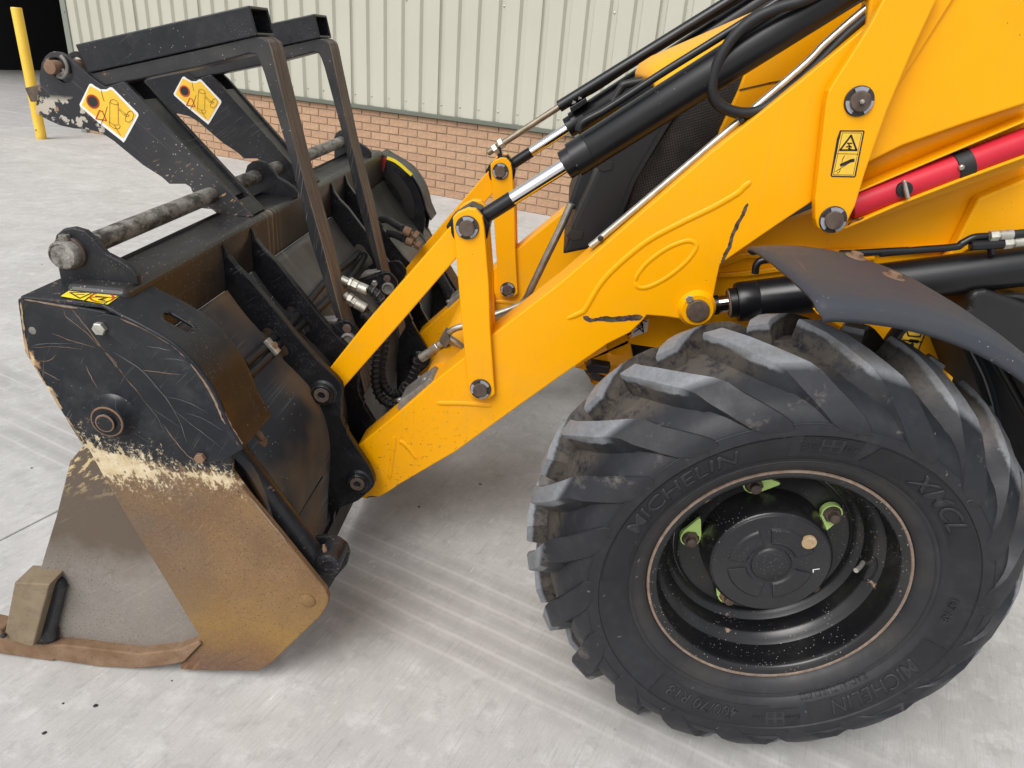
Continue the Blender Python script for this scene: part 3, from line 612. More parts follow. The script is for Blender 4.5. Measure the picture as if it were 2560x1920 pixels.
def band(Y0, Y1, mat, parent, slot=True, ny=22):
    vs_ = []; fs = []; n = len(gcs)
    for j in range(ny+1):
        for p in gcs: vs_.append((p.x, Y0+(Y1-Y0)*j/ny, p.z))
    ya, yb = (.045 if slot else 9), (.085 if slot else 9)
    for j in range(ny):
        for i in range(n-1):
            c = (Vector(vs_[j*n+i])+Vector(vs_[(j+1)*n+i+1]))/2
            t = (c.x-sl0.x)/(sl1.x-sl0.x)
            if slot and 0 <= t <= 1 and abs(c.y-.078) < .016*math.sqrt(max(0, 1-max(0, abs(t-.5)*2-.72)**2/.0784)): continue
            fs.append((j*n+i, j*n+i+1, (j+1)*n+i+1, (j+1)*n+i))
    return mesh('guard_band', vs_, fs, mat, parent, smooth=True, solid=.006)
band(.008, .150, BLKS, bk)
# head top plate with its warning sticker
tpn = (hY(B(628, 402), .02) - hY(B(140, 356), .02)).cross(Vector((0, 1, 0))).normalized(); tpp = hY(B(140, 356), .02)
a_, b_ = hY(B(125, 360), .02), hY(B(640, 405), .02)
mesh('head_top_plate', [a_, b_, b_+Vector((0, .115, 0)), a_+Vector((0, .115, 0))], [(0, 1, 2, 3)], BLKR, bk, solid=.010, bevel=.003)
nrm = tpn if tpn.z > 0 else -tpn
def flat(name, uvs, lift, mat, parent):
    return mesh(name, [hP(u, tpp+nrm*lift, nrm) for u in uvs], [tuple(range(len(uvs)))], mat, parent)
flat('warning_sticker', B.m((372, 345), (442, 298), (732, 345), (662, 396)), .0060, STBRT, bk)
def flat_strokes(name, strokes, wd, lift, mat, parent):
    vs_ = []; fs = []
    for st in strokes:
        pts = [hP(u, tpp+nrm*lift, nrm) for u in st]
        for a, b in zip(pts, pts[1:]):
            t = (b-a).normalized(); k = t.cross(nrm)*wd*.5; o = len(vs_); vs_ += [a+k-t*wd*.3, b+k+t*wd*.3, b-k+t*wd*.3, a-k-t*wd*.3]; fs.append((o, o+1, o+2, o+3))
    return mesh(name, vs_, fs, mat, parent)
flat_strokes('sticker_triangle', [B.m((430, 322), (570, 322), (490, 358), (430, 322)), B.m((470, 334), (515, 334)), B.m((515, 375), (590, 320))], .003, .0065, INK, bk)
flat_strokes('sticker_ring', [[B(625+72*math.cos(t*.3), 352+28*math.sin(t*.3)) for t in range(22)], B.m((570, 350), (690, 352))], .0035, .0068, REDP, bk)
flat_strokes('sticker_pictogram', [B.m((590, 345), (660, 352), (610, 365), (640, 370))], .005, .0066, INK, bk)
# far side of the bucket
for o in (jp, pn, rl, bw, boss, gpl): copy_tree(o, 2.15, bk)
fb = band(2.052, 2.19, BLKR, bk, False)
fg = prism('guard_plate', jaw_poly, 2.053, 2.060, BLKC, bk, .0015)
fy = 2.052
lathe('pivot_boss', (cb.x, fy, cb.z), (cb.x, 0, cb.z), [(0, .047), (.02, .036), (.024, .03)], BLKC, bk, 32)
# yellow gauge line, red pointer and the long curved slot on the far guard, as seen from inside
gm = [hY(u, fy) for u in X.m((345, 610), (420, 640), (490, 690), (545, 740), (590, 780))]
ribbon('gauge_line', [(p.x, p.z) for p in smooth_path([(p.x, 0, p.z) for p in gm], 4)], .014, fy, STBRT, bk)
ribbon('red_pointer', xz(X.m((325, 605), (310, 680), (295, 745)), fy), .016, fy-.001, simple('faded_red', (.35, .03, .025), .5), bk)
slot = xz(X.m((330, 745), (400, 800), (470, 870), (530, 970), (565, 1080), (560, 1200)), fy)
ribbon('guard_slot', [(v.x, v.z) for v in smooth_path([(x, 0, z) for x, z in slot], 5)], .050, fy-.0005, INK, bk)
# pipe and its ears
PX, PZ = -1.403, .979
pp = cyl('fork_pipe', (PX, .085, PZ), (PX, 1.885, PZ), .0205, GPIPE, bk, 32)
ear = xz(A.m((330, 1500), (342, 1445), (385, 1408), (450, 1398), (520, 1418), (580, 1475), (650, 1558)) + B.m((740, 128), (810, 178), (843, 220), (852, 282), (700, 262), (560, 250), (380, 300), (352, 150)), .10)
er = prism('pipe_ear', ear, .100, .114, BLK, bk, .003)
copy_tree(er, .87, bk); copy_tree(er, 1.745, bk)
EB = Vector((0, -1, 0)); pe = Vector((PX, .100, PZ))
lathe('pipe_collar', pe, pe+EB, [(0, .031), (.005, .031), (.007, .029)], PINRUST, bk, 32); lathe('pipe_cap', pe, pe+EB, [(0, .0265), (.024, .0265), (.027, .0245), (.0275, .0225), (.0255, .022), (.0255, .001)], GPIPE, bk, 32)
prism('collar_lug', [(PX-.010, PZ+.025), (PX+.010, PZ+.025), (PX+.008, PZ+.036), (PX-.008, PZ+.036)], .086, .0985, GPIPE, bk, .002)
# arm brackets with their bosses
notch = RR.m((560, 540), (620, 525), (668, 470), (650, 400), (470, 165), (400, 115), (330, 115), (285, 170))
p1u = B.m((1365, 30), (1372, 25), (1400, 100), (1450, 165), (1530, 240)) + RR.m((600, 0), (750, 190), (1070, 560), (1330, 800), (1398, 890), (1415, 980), (1400, 1120), (1395, 1330), (1430, 1440), (1480, 1520)) + S.m((1480, 180), (1600, 370), (1780, 640), (1850, 790), (1862, 860), (1845, 920), (1800, 975), (1640, 1110), (1560, 1150), (1400, 1205), (1330, 1250), (1300, 1310), (1290, 1420), (1250, 1440), (1232, 1250), (1228, 1062), (1190, 1030), (1165, 950), (1165, 700), (1215, 300)) + RR.m((1190, 1600), (1160, 1420), (1110, 1330), (990, 1100), (840, 890), (700, 710)) + notch + B.m((1580, 570), (1380, 330))
PL1 = xz(p1u, .46)
br1 = prism('arm_bracket', PL1, .46, .48, BLKC, bk, .003)
for d in (.165, DY, DY+.165): copy_tree(br1, d, bk)
ribbon('bracket_weld', xz(RR.m((545, 545), (600, 590), (700, 705), (850, 885), (1000, 1090), (1120, 1330), (1165, 1420)), .459), .008, .4600, GREYST, bk, th=.004)
for uv in (RR(1150, 1010), S(1640, 850)):
    c0 = hY(uv, .46)
    o = lathe('bracket_boss', c0, c0+EB, [(0, .036), (.004, .030), (.014, .028), (.016, .026), (.016, .022), (.010, .0215), (.010, .001)], BLKC, bk, 36)
    o2 = lathe('bracket_pin', c0+Vector((0, .22, 0)), c0, [(0, .0205), (.234, .0205), (.2355, .019), (.2355, .010), (.228, .009), (.228, .001)], PINRUST, bk, 30)
    copy_tree(o, DY, bk); copy_tree(o2, DY, bk)
# fork tip holders behind the tines
hp = xz(P.m((170, 1260), (480, 1130), (570, 1108), (650, 1122), (730, 1190), (815, 1300), (830, 1400), (700, 1600), (560, 1720), (300, 1600)), .655)
h1 = prism('fork_holder', hp, .655, .667, BLKC, bk, .003); h2 = copy_tree(h1, .14, bk)
b1 = hY(P(610, 1245), .655); b2 = hY(P(640, 1440), .655)
hb1 = lathe('holder_pin', b1, b1+EB, [(0, .012), (.004, .012), (.005, .009)], PINRUST, bk, 20); hb2 = lathe('holder_boss', b2, b2+EB, [(0, .021), (.010, .021), (.012, .018), (.012, .015), (.008, .014), (.008, .001)], GREYST, bk, 28)
for o in (h1, h2, hb1, hb2): copy_tree(o, .47, bk)
hexnut('holder_bolt', hY(P(1085, 470), 1.124), (0, -1, 0), .011, .008, ZINC, bk)
ws = xz(P.m((120, 1120), (440, 1095), (430, 1150), (215, 1215)), .68); prism('wear_strip', ws, .68, .72, GREYST, bk, .003)
ws = xz(P.m((790, 405), (870, 300), (1175, 255), (1180, 275), (960, 350)), 1.15); prism('wear_strip', ws, 1.15, 1.19, GREYST, bk, .003)
# jaw ram beside the bucket
rp0, rp1 = hY(C(1440, 60), .10), hY(C(1985, 790), .10); Lr = (rp1-rp0).length
ram = lathe('jaw_ram', rp0, rp1, [(0, .026), (Lr*.86, .026), (Lr*.862, .029), (Lr*.955, .029), (Lr*.96, .024), (Lr, .022)], BLKR, bk, 36)
ce = hY(C(2040, 715), .10)
lathe('ram_eye', ce+Vector((0, .035, 0)), ce, [(0, .024), (.002, .027), (.066, .027), (.068, .024), (.068, .012), (.064, .011), (.064, .001)], BLKR, bk, 30)
prism('ram_lug', xz(C.m((1935, 600), (2010, 595), (2080, 610), (2130, 650), (2148, 700), (2130, 770), (2060, 850), (2010, 935), (1960, 880), (1900, 800)), .145), .145, .158, BLKR, bk, .003)
pb = hY(C(1888, 985), JY); lathe('ram_pin_end', pb, pb+EB, [(0, .0175), (.002, .0175), (.003, .016)], JAWM, bk, 24)
lathe('ram_nipple', hY(C(2000, 690), .085), hY(C(1992, 655), .085), [(0, .005), (.012, .0055), (.016, .003), (.02, .003)], RUST, bk, 10)
cyl('gusset_rod', hY(C(1520, 330), .085), hY(C(1900, 830), .085), .012, BLKR, bk, 12)
rm2 = copy_tree(ram, 1.92, bk)
el = [hY(u, .165) for u in S.m((120, 120), (190, 160), (255, 190), (285, 235), (290, 280))]; tube('hose_elbow', el, .0075, RUST, bk, 12)
hexnut('hose_nut', hY(S(283, 262), .165), hY(S(278, 370), .165)-hY(S(283, 262), .165), .0145, .022, RUST, bk)
tube('hose', [hY(u, .165) for u in S.m((280, 340), (275, 450), (260, 600), (220, 800))], .0095, RUB, bk)
lathe('guard_rivet', hY(RR(130, 1480), .085), hY(RR(130, 1480), .085)+Vector((.6, -1, .1)), [(-.004, .012), (.004, .012), (.006, .008)], RUST, bk, 16)
# pipe work on the back of the bucket
MPo = [(x+.030, z) for x, z in MP]; MPo = [(-1.25, .92)] + MPo
def hose_on(uvs, r, name='hose'): return tube(name, [hprof(u, MPo) for u in uvs], r, RUB, bk, 12)
hose_on([RR(60, 620), RR(230, 470), RR(350, 370), RR(520, 215), RR(720, 30)] + [P(0, 720), P(220, 460), P(480, 235), P(700, 60), P(800, -60)], .0105)
hose_on([RR(120, 780), RR(240, 660), RR(420, 490), RR(560, 310), RR(800, 110)] + [P(30, 1000), P(300, 740), P(660, 380), P(900, 20), Q(330, 950)], .0105)
cl_c = [hprof(u, [(x+.018, z) for x, z in MPo]) for u in RR.m((335, 290), (385, 248), (552, 435), (505, 490))]
mesh('hose_clamp', cl_c, [(0, 1, 2, 3)], ZINC, bk, solid=.012, bevel=.003)
hexnut('clamp_bolt', hprof(RR(470, 350), [(x+.025, z) for x, z in MPo]), (1, -.6, .5), .0085, .006, RUST, bk)
for uu in (((640, 340), (760, 350), (900, 430), (1030, 500)), ((690, 620), (740, 575), (900, 610), (1070, 690))):
    pts = [hY(Q(*u), 1.62-.10*i) for i, u in enumerate(uu)]
    tube('hose', pts, .013, RUB, bk)
for u0, u1, u2, u3 in (((1030, 515), (1150, 575), (1200, 590), (1270, 640)), ((1075, 690), (1195, 735), (1245, 745), (1320, 800))):
    q0, q1, q2, q3 = [hY(Q(*u), 1.32) for u in (u0, u1, u2, u3)]
    cyl('hose_ferrule', q0, q1, .017, RUST, bk, 16); cyl('hose_tail', q1-(q1-q0)*.1, q2, .009, RUST, bk, 12); hexnut('hose_nut', q2, q3-q2, .018, (q3-q2).length, RUST, bk)
# ------------------------------------------------------------------ two pallet forks folded back over the bucket
FY0, FY1 = .68, .775
heel = xz(T.m((450, 960), (455, 860), (480, 720), (520, 650), (570, 607), (620, 592), (690, 602), (760, 642), (1010, 852), (1150, 960), (1210, 1000), (1300, 977), (1420, 940), (1500, 1010)) + A.m((1550, 1333), (1345, 1322), (1300, 1285), (1235, 1280), (1190, 1200), (1170, 1150), (1140, 1130), (1040, 1130), (990, 1085)) + U.m((1640, 1160), (1300, 880), (1160, 790), (1000, 752), (850, 742), (700, 710), (560, 650), (470, 600), (405, 562), (420, 440)), FY0)
def slot_poly(a, b, r, Y, n=10):
    a, b = hY(a, Y), hY(b, Y); t = math.atan2(b.z-a.z, b.x-a.x); out = []
    for i in range(n+1): q = t+math.pi/2+math.pi*i/n; out.append((a.x+r*math.cos(q), a.z+r*math.sin(q)))
    for i in range(n+1): q = t-math.pi/2+math.pi*i/n; out.append((b.x+r*math.cos(q), b.z+r*math.sin(q)))
    return out
hole_s = slot_poly(T(650, 770), T(735, 850), .0215, FY0); ch_ = hY(U(1075, 432), FY0); hole_c = circ(ch_.x, ch_.z, .0135, 20)
fk = thing('pallet_fork', 'black folded pallet fork with large cream paint chips low on its heel', 'pallet fork', (-1.40, .73, .95), 'folded pallet forks')
prism('heel_plate', heel, FY0, FY0+.014, HEELM, fk, .002, holes=(hole_s, hole_c))
prism('heel_plate', heel, FY1-.014, FY1, BLK, fk, .002, holes=(hole_s,))
wa, wb = hY(A(885, 590), FY0), hY(A(1440, 1195), FY0); wn = Vector((-(wb.z-wa.z), 0, wb.x-wa.x)).normalized()
wc = [wa-wn*.008, wb-wn*.008, wb-wn*.016, wa-wn*.016] if wn.x < 0 else [wa+wn*.0-Vector((.012, 0, .010)), wb-Vector((.012, 0, .010)), wb-Vector((.020, 0, .018)), wa-Vector((.020, 0, .018))]
prism('heel_web', [(v.x, v.z) for v in wc], FY0+.0145, FY1-.0145, BLK, fk, .001)
prism('heel_foot', xz(A.m((1455, 1235), (1545, 1325), (1520, 1332), (1440, 1260)), FY0), FY0+.0145, FY1-.0145, BLK, fk, .001)
pc = hY(T(640, 775), FY0)
lathe('hinge_pin', pc+Vector((0, .115, 0)), pc, [(0, .0165), (.135, .0165), (.138, .0148), (.1385, .001)], RUST, fk, 32)
tube('retaining_ring', [hY(T(*q), FY0-.006) for q in ((700, 640), (750, 700), (775, 770), (770, 840), (720, 890), (670, 880), (690, 850), (740, 840), (730, 790))], .0045, GREYST, fk, 8)
prism('stop_plate', xz(T.m((283, 1012), (470, 970), (470, 1165), (350, 1175)), .74), .74, .752, PINRUST, fk, .002)
tine = xz([N(0, 462), N(340, 372), N(385, 378), N(412, 425), N(440, 500), N(620, 1095), (775, 600), (838, 793), (890, 944), (901, 985), (908, 994), (914, 984), (905, 944), (855, 796), (804, 600), (746, 398), (692, 181), (679, 125), (672, 104), (655, 92), (637, 90), (521, 118), (221, 184), (245, 210), (262, 217), (330, 202)], .69)
tn = prism('tine', tine, .69, .776, TINEM, fk, .004, seg=3)
def rect_tube(name, q, Y0, Y1, wall, mat, parent):       # open at the right-hand end (q: tl tr br bl)
    q = [Vector((x, 0, z)) for x, z in q]; tl, tr, br, bl_ = q
    o = [(v.x, y, v.z) for y in (Y0, Y1) for v in q]
    ax = (tr-tl).normalized(); up = (tr-br).normalized()
    def ins(v, top): return v + (up*-wall if top else up*wall)
    i_ = []
    for y in (Y0+wall, Y1-wall):
        for v, top in ((tl+ax*.03, 1), (tr, 1), (br, 0), (bl_+ax*.03, 0)):
            k = ins(v, top); i_.append((k.x, y, k.z))
    vs_ = o+i_
    f = [(0, 1, 2, 3), (4, 7, 6, 5), (0, 4, 5, 1), (3, 2, 6, 7), (0, 3, 7, 4), (1, 5, 13, 9), (5, 6, 14, 13), (6, 2, 10, 14), (2, 1, 9, 10), (8, 9, 10, 11), (12, 15, 14, 13), (8, 12, 13, 9), (11, 10, 14, 15), (8, 11, 15, 12)]
    return mesh(name, vs_, f, mat, parent, bevel=.003)
gq = xz([T(862, 512), A(1530, 32), A(1580, 218), T(1012, 842)], .684)
rect_tube('tine_sleeve', gq, .684, .800, .007, BLK, fk)
# sticker
st_o = U.m((1040, 228), (1060, 228), (1095, 255), (1160, 292), (1230, 292), (1265, 268), (1290, 268), (1312, 286), (1590, 565), (1598, 590), (1590, 612), (1445, 880), (1425, 905), (1405, 885), (1150, 685), (925, 490), (918, 465), (1028, 238))
st_i = U.m((1045, 252), (1090, 276), (1160, 315), (1235, 315), (1275, 290), (1300, 305), (1572, 585), (1425, 850), (1400, 840), (1150, 645), (945, 475), (1035, 258))
stk = prism('warning_sticker', xz(st_o, FY0), FY0-.0008, FY0+.001, WHITE, fk, 0)
SI = prism('sticker_field', xz(st_i, FY0), FY0-.0014, FY0-.0004, STYEL, stk, 0)
ann = lambda c, r: [(c[0]+r*math.cos(t*.2618), c[1]+r*math.sin(t*.2618)) for t in range(25)]
join_strokes('hole_ring', [[hh for hh in ann((ch_.x, ch_.z), .0145)]], .004, FY0-.0016, REDP, stk)
lathe('hole_shadow', (ch_.x, FY0-.0010, ch_.z), (ch_.x, 0, ch_.z), [(0, .0128), (.0008, .0128)], INK, stk, 24)
join_strokes('warning_triangle', [xz(U.m((1150, 535), (1185, 545), (1230, 650), (1110, 630), (1150, 535)), FY0)], .0028, FY0-.0016, REDP, stk)
pin_l = [U.m((1270, 440), (1280, 415), (1315, 407), (1350, 425), (1365, 450), (1358, 470), (1320, 465), (1270, 440)), U.m((1270, 440), (1268, 670)), U.m((1365, 455), (1368, 685)), U.m((1262, 665), (1265, 700), (1320, 740), (1375, 745), (1390, 715), (1370, 685)), U.m((1268, 668), (1310, 700), (1368, 700)),
         U.m((1380, 512), (1450, 572), (1440, 590), (1372, 525)), U.m((1455, 575), (1495, 590), (1480, 605), (1450, 595)), U.m((1490, 545), (1520, 540), (1545, 580), (1530, 640), (1490, 672), (1450, 655), (1448, 620), (1475, 560), (1500, 540))]
join_strokes('pin_drawing', [xz(l, FY0) for l in pin_l], .0009, FY0-.0016, INK, stk)
join_strokes('sticker_scuff', [xz(U.m((1172, 300), (1180, 350), (1205, 430)), FY0), xz(U.m((1240, 490), (1210, 600), (1160, 710)), FY0), xz(U.m((1320, 700), (1360, 770), (1395, 820)), FY0)], .0011, FY0-.0017, INK, stk)
fk2 = copy_tree(fk, .47)
for ch in fk2.children:
    if ch.name.startswith('heel_plate') and ch.data.materials[0] == HEELM: ch.data = ch.data.copy(); ch.data.materials[0] = BLK
fk2['label'] = 'black folded pallet fork standing in front of the brick wall, behind the chipped fork'

# ------------------------------------------------------------------ loader arms, links, rams
AY = .52
arm_u = [S(1480, 700), S(1560, 480), S(1622, 368)] + RR.m((1750, 1640), (2212, 1262)) + E.m((1220, 800), (1690, 425), (2212, 25)) + F.m((1600, 1050), (2212, 562)) + G.m((1092, 170), (1400, -90), (1750, -90), (1000, 1100), (690, 1455)) + H.m((700, 150), (345, 395), (318, 520), (300, 615), (292, 655)) + I.m((1470, 190), (1390, 205), (1320, 190), (1160, 165), (1003, 152), (960, 205), (870, 290), (690, 380), (330, 628), (0, 862)) + [FD(985, 975)] + S.m((2212, 885), (2080, 975), (1965, 1042), (1880, 1076), (1800, 1072), (1735, 1088), (1600, 1060), (1480, 900))
arm = prism('loader_arm', xz(arm_u, AY), AY, AY+.10, YEL, ld, .003)
def weld(pts, Y, r, mat=YEL, parent=None): return tube('weld_bead', [hY(u, Y) for u in pts], r, mat, parent, 10, squash=.45, rf=lambda t: .55+.45*math.sin(math.pi*min(1, max(0, t*8 if t < .0625 else (1-t)*8 if t > .9375 else .5))))
weld([I(375, 178), I(480, 132), I(520, 95)] + [FD(1298, 612), FD(1340, 568), FD(1400, 520), FD(1470, 482), FD(1540, 448), FD(1592, 418), FD(1606, 405), FD(1622, 392)], AY, .0070, YEL, arm)
weld([FD(*q) for q in ((1372, 608), (1378, 592), (1400, 566), (1440, 537), (1480, 521), (1500, 524), (1503, 538), (1480, 568), (1440, 600), (1400, 620), (1378, 620), (1371, 608))], AY, .0055, YEL, arm)
for l in (((1240, 972), (1450, 975), (1670, 992)), ((905, 1235), (885, 1400), (862, 1570)), ((945, 1272), (1000, 1310), (1085, 1415))): weld(E.m(*l), AY, .0070, YEL, arm)
def m_chip():
    s = NB('bare_rusty_chip'); c = s.mix(s.rng(s.noise(60, 6, .7), .4, .6), (.026, .019, .015), (.105, .075, .052)); s.bump(s.noise(150, 5), .5, .002); return s.fin(c, .85)
CHIP = m_chip()
def ragged(uvs, wd, Y, parent, n=7):
    pts = smooth_path([(q.x, 0, q.z) for q in (hY(u, Y) for u in uvs)], n); l = []; r = []; wl = wr = .5
    for i, p in enumerate(pts):
        t = (pts[min(i+1, len(pts)-1)]-pts[max(i-1, 0)]).normalized(); nn = Vector((-t.z, 0, t.x))
        wl = min(1.1, max(.25, wl+rnd.uniform(-.22, .22))); wr = min(1.1, max(.1, wr+rnd.uniform(-.22, .22))); e = min(1, i/2+.15, (len(pts)-1-i)/2+.15)
        l.append(p+nn*wd*wl*.6*e); r.append(p-nn*wd*wr*.6*e)
    return prism('paint_chip', [(v.x, v.z) for v in l]+[(v.x, v.z) for v in reversed(r)], Y-.0006, Y+.0004, CHIP, parent, 0)
EDGE = m_rust('scraped_edge', (.17, .115, .078), (.30, .22, .16), (.10, .07, .05), 50); CREAM = m_rust('cream_chip', (.24, .15, .085), (.46, .34, .20), (.12, .075, .045), 45)
def edge_wear(uvs, wd, Y, mat):
    o = ragged(uvs, wd, Y, bk, 8); o.name = 'edge_wear'; o.data.materials[0] = mat
edge_wear(B.m((1050, 640), (1110, 692), (1170, 750)), .008, .0114, EDGE); edge_wear(B.m((1170, 752), (1270, 885), (1335, 1010), (1385, 1130)), .007, .0114, EDGE)
edge_wear(B.m((1345, 1000), (1385, 1100), (1440, 1210), (1478, 1272)), .013, .0114, EDGE); edge_wear(B.m((740, 482), (900, 556), (1040, 640)), .004, .0114, EDGE)
for l in (((118, 380), (128, 480), (140, 560)), ((140, 570), (155, 650), (175, 730))): edge_wear([B(x+9, y) for x, y in l], .006, JY-.0006, CREAM)
for l in (((200, 770), (240, 840), (270, 890)), ((300, 925), (345, 1000), (370, 1040)), ((400, 1090), (450, 1170), (490, 1240))): edge_wear([B(x+10, y-2) for x, y in l], .0055, JY-.0006, CREAM)
edge_wear(C.m((1530, 345), (1640, 480), (1760, 625)), .004, JY-.0006, EDGE); edge_wear(B.m((150, 366), (300, 390), (480, 418)), .004, JY-.0006, EDGE)
ragged(H.m((515, 20), (490, 90), (440, 180), (405, 270), (370, 340), (350, 385)), .010, AY, arm, 9)
ragged(I.m((500, 160), (560, 195), (640, 185), (760, 180), (880, 172), (970, 165)), .012, AY, arm, 9)
ragged(S.m((1745, 1080), (1800, 1060), (1900, 1060)), .004, AY, arm, 6)
# knee boss for the lift ram
kb = hY(H(200, 665), AY)
lathe('knee_boss', kb, kb+EB, [(0, .046), (.006, .042), (.012, .040), (.016, .037)], YEL, arm, 40); lathe('knee_pin', kb+Vector((0, -.012, 0)), kb+EB, [(0, .0275), (.010, .0275), (.0125, .025)], PINRUST, arm, 32)
hexnut('knee_bolt', hY(H(155, 605), AY-.015), (0, -1, 0), .0095, .006, ZINC, arm)
# steel strap pads on the arm's upper edge
prism('strap_pad', xz(E.m((925, 1012), (945, 955), (1185, 772), (1222, 798), (1180, 850), (965, 1025)), AY+.02), AY+.015, AY+.11, GREYST, arm, .002)
for q in ((950, 955), (1150, 795)): hexnut('strap_bolt', hY(E(*q), AY+.05), (-.4, 0, .9), .008, .008, ZINC, arm)
arm2 = copy_tree(arm, DY, ld)
def pin(uv, Y, rp, parent, nip=False, clip=3, rot_=90):
    c = hY(uv, Y); rw = pxr(uv, Y, rp)
    w_ = lathe('pin_washer', c, c+EB, [(0, rw), (.0035, rw), (.0045, rw-.001)], WASH, parent, 36)
    for k in range(clip):
        a0 = R(rot_+k*120-32); pts = [(c.x+rw*.80*math.cos(a0+R(64)*i/8), c.z+rw*.80*math.sin(a0+R(64)*i/8)) for i in range(9)]
        ribbon('retaining_clip', pts, rw*.26, Y-.0060, CLIP, w_, .0018)
    lathe('pin_head', c, c+EB, [(0, rw*.68), (.013, rw*.68), (.0155, rw*.62), (.0158, .001)], PINRUST, w_, 36)
    if nip: hexnut('grease_nipple', c+Vector((0, -.0158, 0)), (0, -1, 0), .005, .006, ZINC, w_, .0028)
    return w_
# drag link
lk = prism('drag_link', xz(RR.m((1120, 960), (1222, 692)) + D.m((645, 1645), (1000, 1238), (1362, 822), (1430, 740), (1530, 720), (1600, 830), (1520, 950), (1385, 1103), (905, 1659)) + RR.m((1414, 956), (1200, 1100)), AY+.006), AY+.006, AY+.074, YEL, ld, .003)
# bell crank lever: two cheeks and a web
lev_u = D.m((1363, 770), (1400, 733), (1480, 697), (1545, 703), (1597, 765), (1614, 860), (1650, 1300)) + E.m((1660, 380), (1695, 868), (1700, 902), (1650, 942), (1575, 948), (1512, 926), (1490, 892), (1470, 700), (1440, 395))
LY = .50
lv = prism('lever_cheek', xz(lev_u, LY), LY, LY+.018, YEL, ld, .003)
lv2 = prism('lever_cheek', xz(lev_u, LY), LY+.102, LY+.120, YEL, ld, .003)
web = prism('lever_web', xz(D.m((1440, 1010), (1625, 960)) + E.m((1650, 380), (1690, 800), (1600, 700), (1470, 420)), LY), LY+.0185, LY+.1015, YEL, ld, .002)
pin(D(1480, 848), LY, 29.5, lv, rot_=85); pin(E(1585, 858), LY, 26.5, lv, rot_=60)
for o in (lk, lv, lv2, web): copy_tree(o, DY, ld)
# tilt rams
RY = .56
t0 = hY(D(1480, 845), RY); t1 = hY(F(2212, 118), RY); dr = (t1-t0).normalized(); ft = lambda uv: (hY(uv, RY)-t0).dot(dr)
a1, a2, a3, a4 = ft(F(205, 1345)), ft(F(590, 1085)), ft(F(640, 1060)), ft(F(700, 1010))
eye = lathe('ram_eye', t0+Vector((0, -.035, 0)), t0+Vector((0, .05, 0)), [(0, .034), (.003, .037), (.067, .037), (.07, .034)], SATIN, ld, 24)
rod = lathe('tilt_rod', t0, t1, [(.01, .0165), (a4, .0165)], CHROME, ld, 36); lathe('rod_sleeve', t0, t1, [(.02, .0175), (.021, .0185), (a1-.001, .0185), (a1, .0175)], SATIN, rod, 36)
prism('rod_fork', [(t0.x+dr.x*d+dr.z*k*-1, t0.z+dr.z*d+dr.x*k) for d, k in ((-.038, .030), (-.010, .043), (.040, .043), (.056, .020), (.056, -.020), (.030, -.046), (-.02, -.043))], RY-.030, RY+.030, SATIN, rod, .004)
barrel = lathe('tilt_barrel', t0, t1, [(a2-.012, .030), (a2-.010, .034), (a2+.012, .034), (a2+.0125, .0405), (a4+.012, .0405), (a4+.0125, .0398), (a4+.014, .0405), (1.35, .0405)], SATIN, ld, 48)
for o in (eye, rod, barrel): copy_tree(o, DY, ld)
def ramtop(uv, lift): 
    p = hY(uv, RY); return p
feed = tube('ram_feed_pipe', [hY(u, RY-.02) for u in F.m((685, 905), (693, 870), (720, 838), (790, 800), (900, 738), (1280, 492), (1650, 262), (2100, -20))], .0085, SATIN, ld, 12); copy_tree(feed, DY, ld)
tube('loop_hose', [hY(u, RY-.055+.004*i) for i, u in enumerate(F.m((2500, -130), (2240, 0), (2060, 55), (1880, 140), (1740, 270), (1645, 430), (1605, 590), (1630, 690), (1700, 750), (1820, 780), (1940, 760), (2080, 670), (2240, 545)))], .0115, RUB, ld, 14, 10)
tube('loop_hose', [hY(u, RY+.03) for u in F.m((1590, 560), (1600, 660), (1660, 740), (1800, 795), (1900, 790))], .010, RUB, ld, 12, 10)
# steel pipes along the arm's upper edge
for k in range(2):
    tube('arm_pipe', [hY((u[0]+k*9, u[1]+k*13), AY+.035+.02*k) for u in F.m((780, 1690), (830, 1650), (1600, 1000), (2212, 475)) + G.m((760, 322), (1000, 112), (1130, 12), (1300, -110))], .0085, STEEL, ld, 12)
for k in range(3): tube('arm_hose', [hY((u[0]+k*11, u[1]+k*12), AY+.03+.012*k) for u in G.m((330, 770), (600, 570), (900, 270), (1090, 100), (1180, -30), (1300, -150))], .009, RUB, ld, 10)
for u in (F(868, 1620), G(205, 840)): cyl('pipe_clip', hY(u, AY+.015)+Vector((-.012, 0, -.012)), hY((u[0], u[1]), AY+.075)+Vector((.0, 0, .0)), .006, RUB, ld, 8)
# levelling rod above the far ram
YF = 1.36
cyl('levelling_rod', hY(D(1640, 262), YF), hY(F(560, 730), YF), .0105, simple('dull_brass_rod', (.25, .21, .155), .42, .6, var=.3, vs_=40), ld, 20)
cyl('levelling_sleeve', hY(F(545, 738), YF), hY(F(1950, -130), YF), .0185, SATIN, ld, 24)
lr = hY(F(560, 730), YF)-hY(D(1640, 262), YF)
for q in ((1690, 240), (1735, 195)): hexnut('rod_nut', hY(D(*q), YF), lr, .019, .016, ZINC, ld)
prism('rod_bracket', xz(D.m((1700, 190), (1740, 195), (1760, 290), (1800, 270), (1820, 300), (1730, 330)), YF), YF-.01, YF+.02, SATIN, ld, .002)
prism('ram_clamp', xz(F.m((620, 740), (700, 690), (730, 670), (740, 700), (630, 770)), YF), YF-.03, YF+.03, SATIN, ld, .002)
for q in ((650, 715), (690, 685)): hexnut('clamp_bolt', hY(F(*q), YF-.01), (-.4, 0, .9), .008, .012, ZINC, ld)
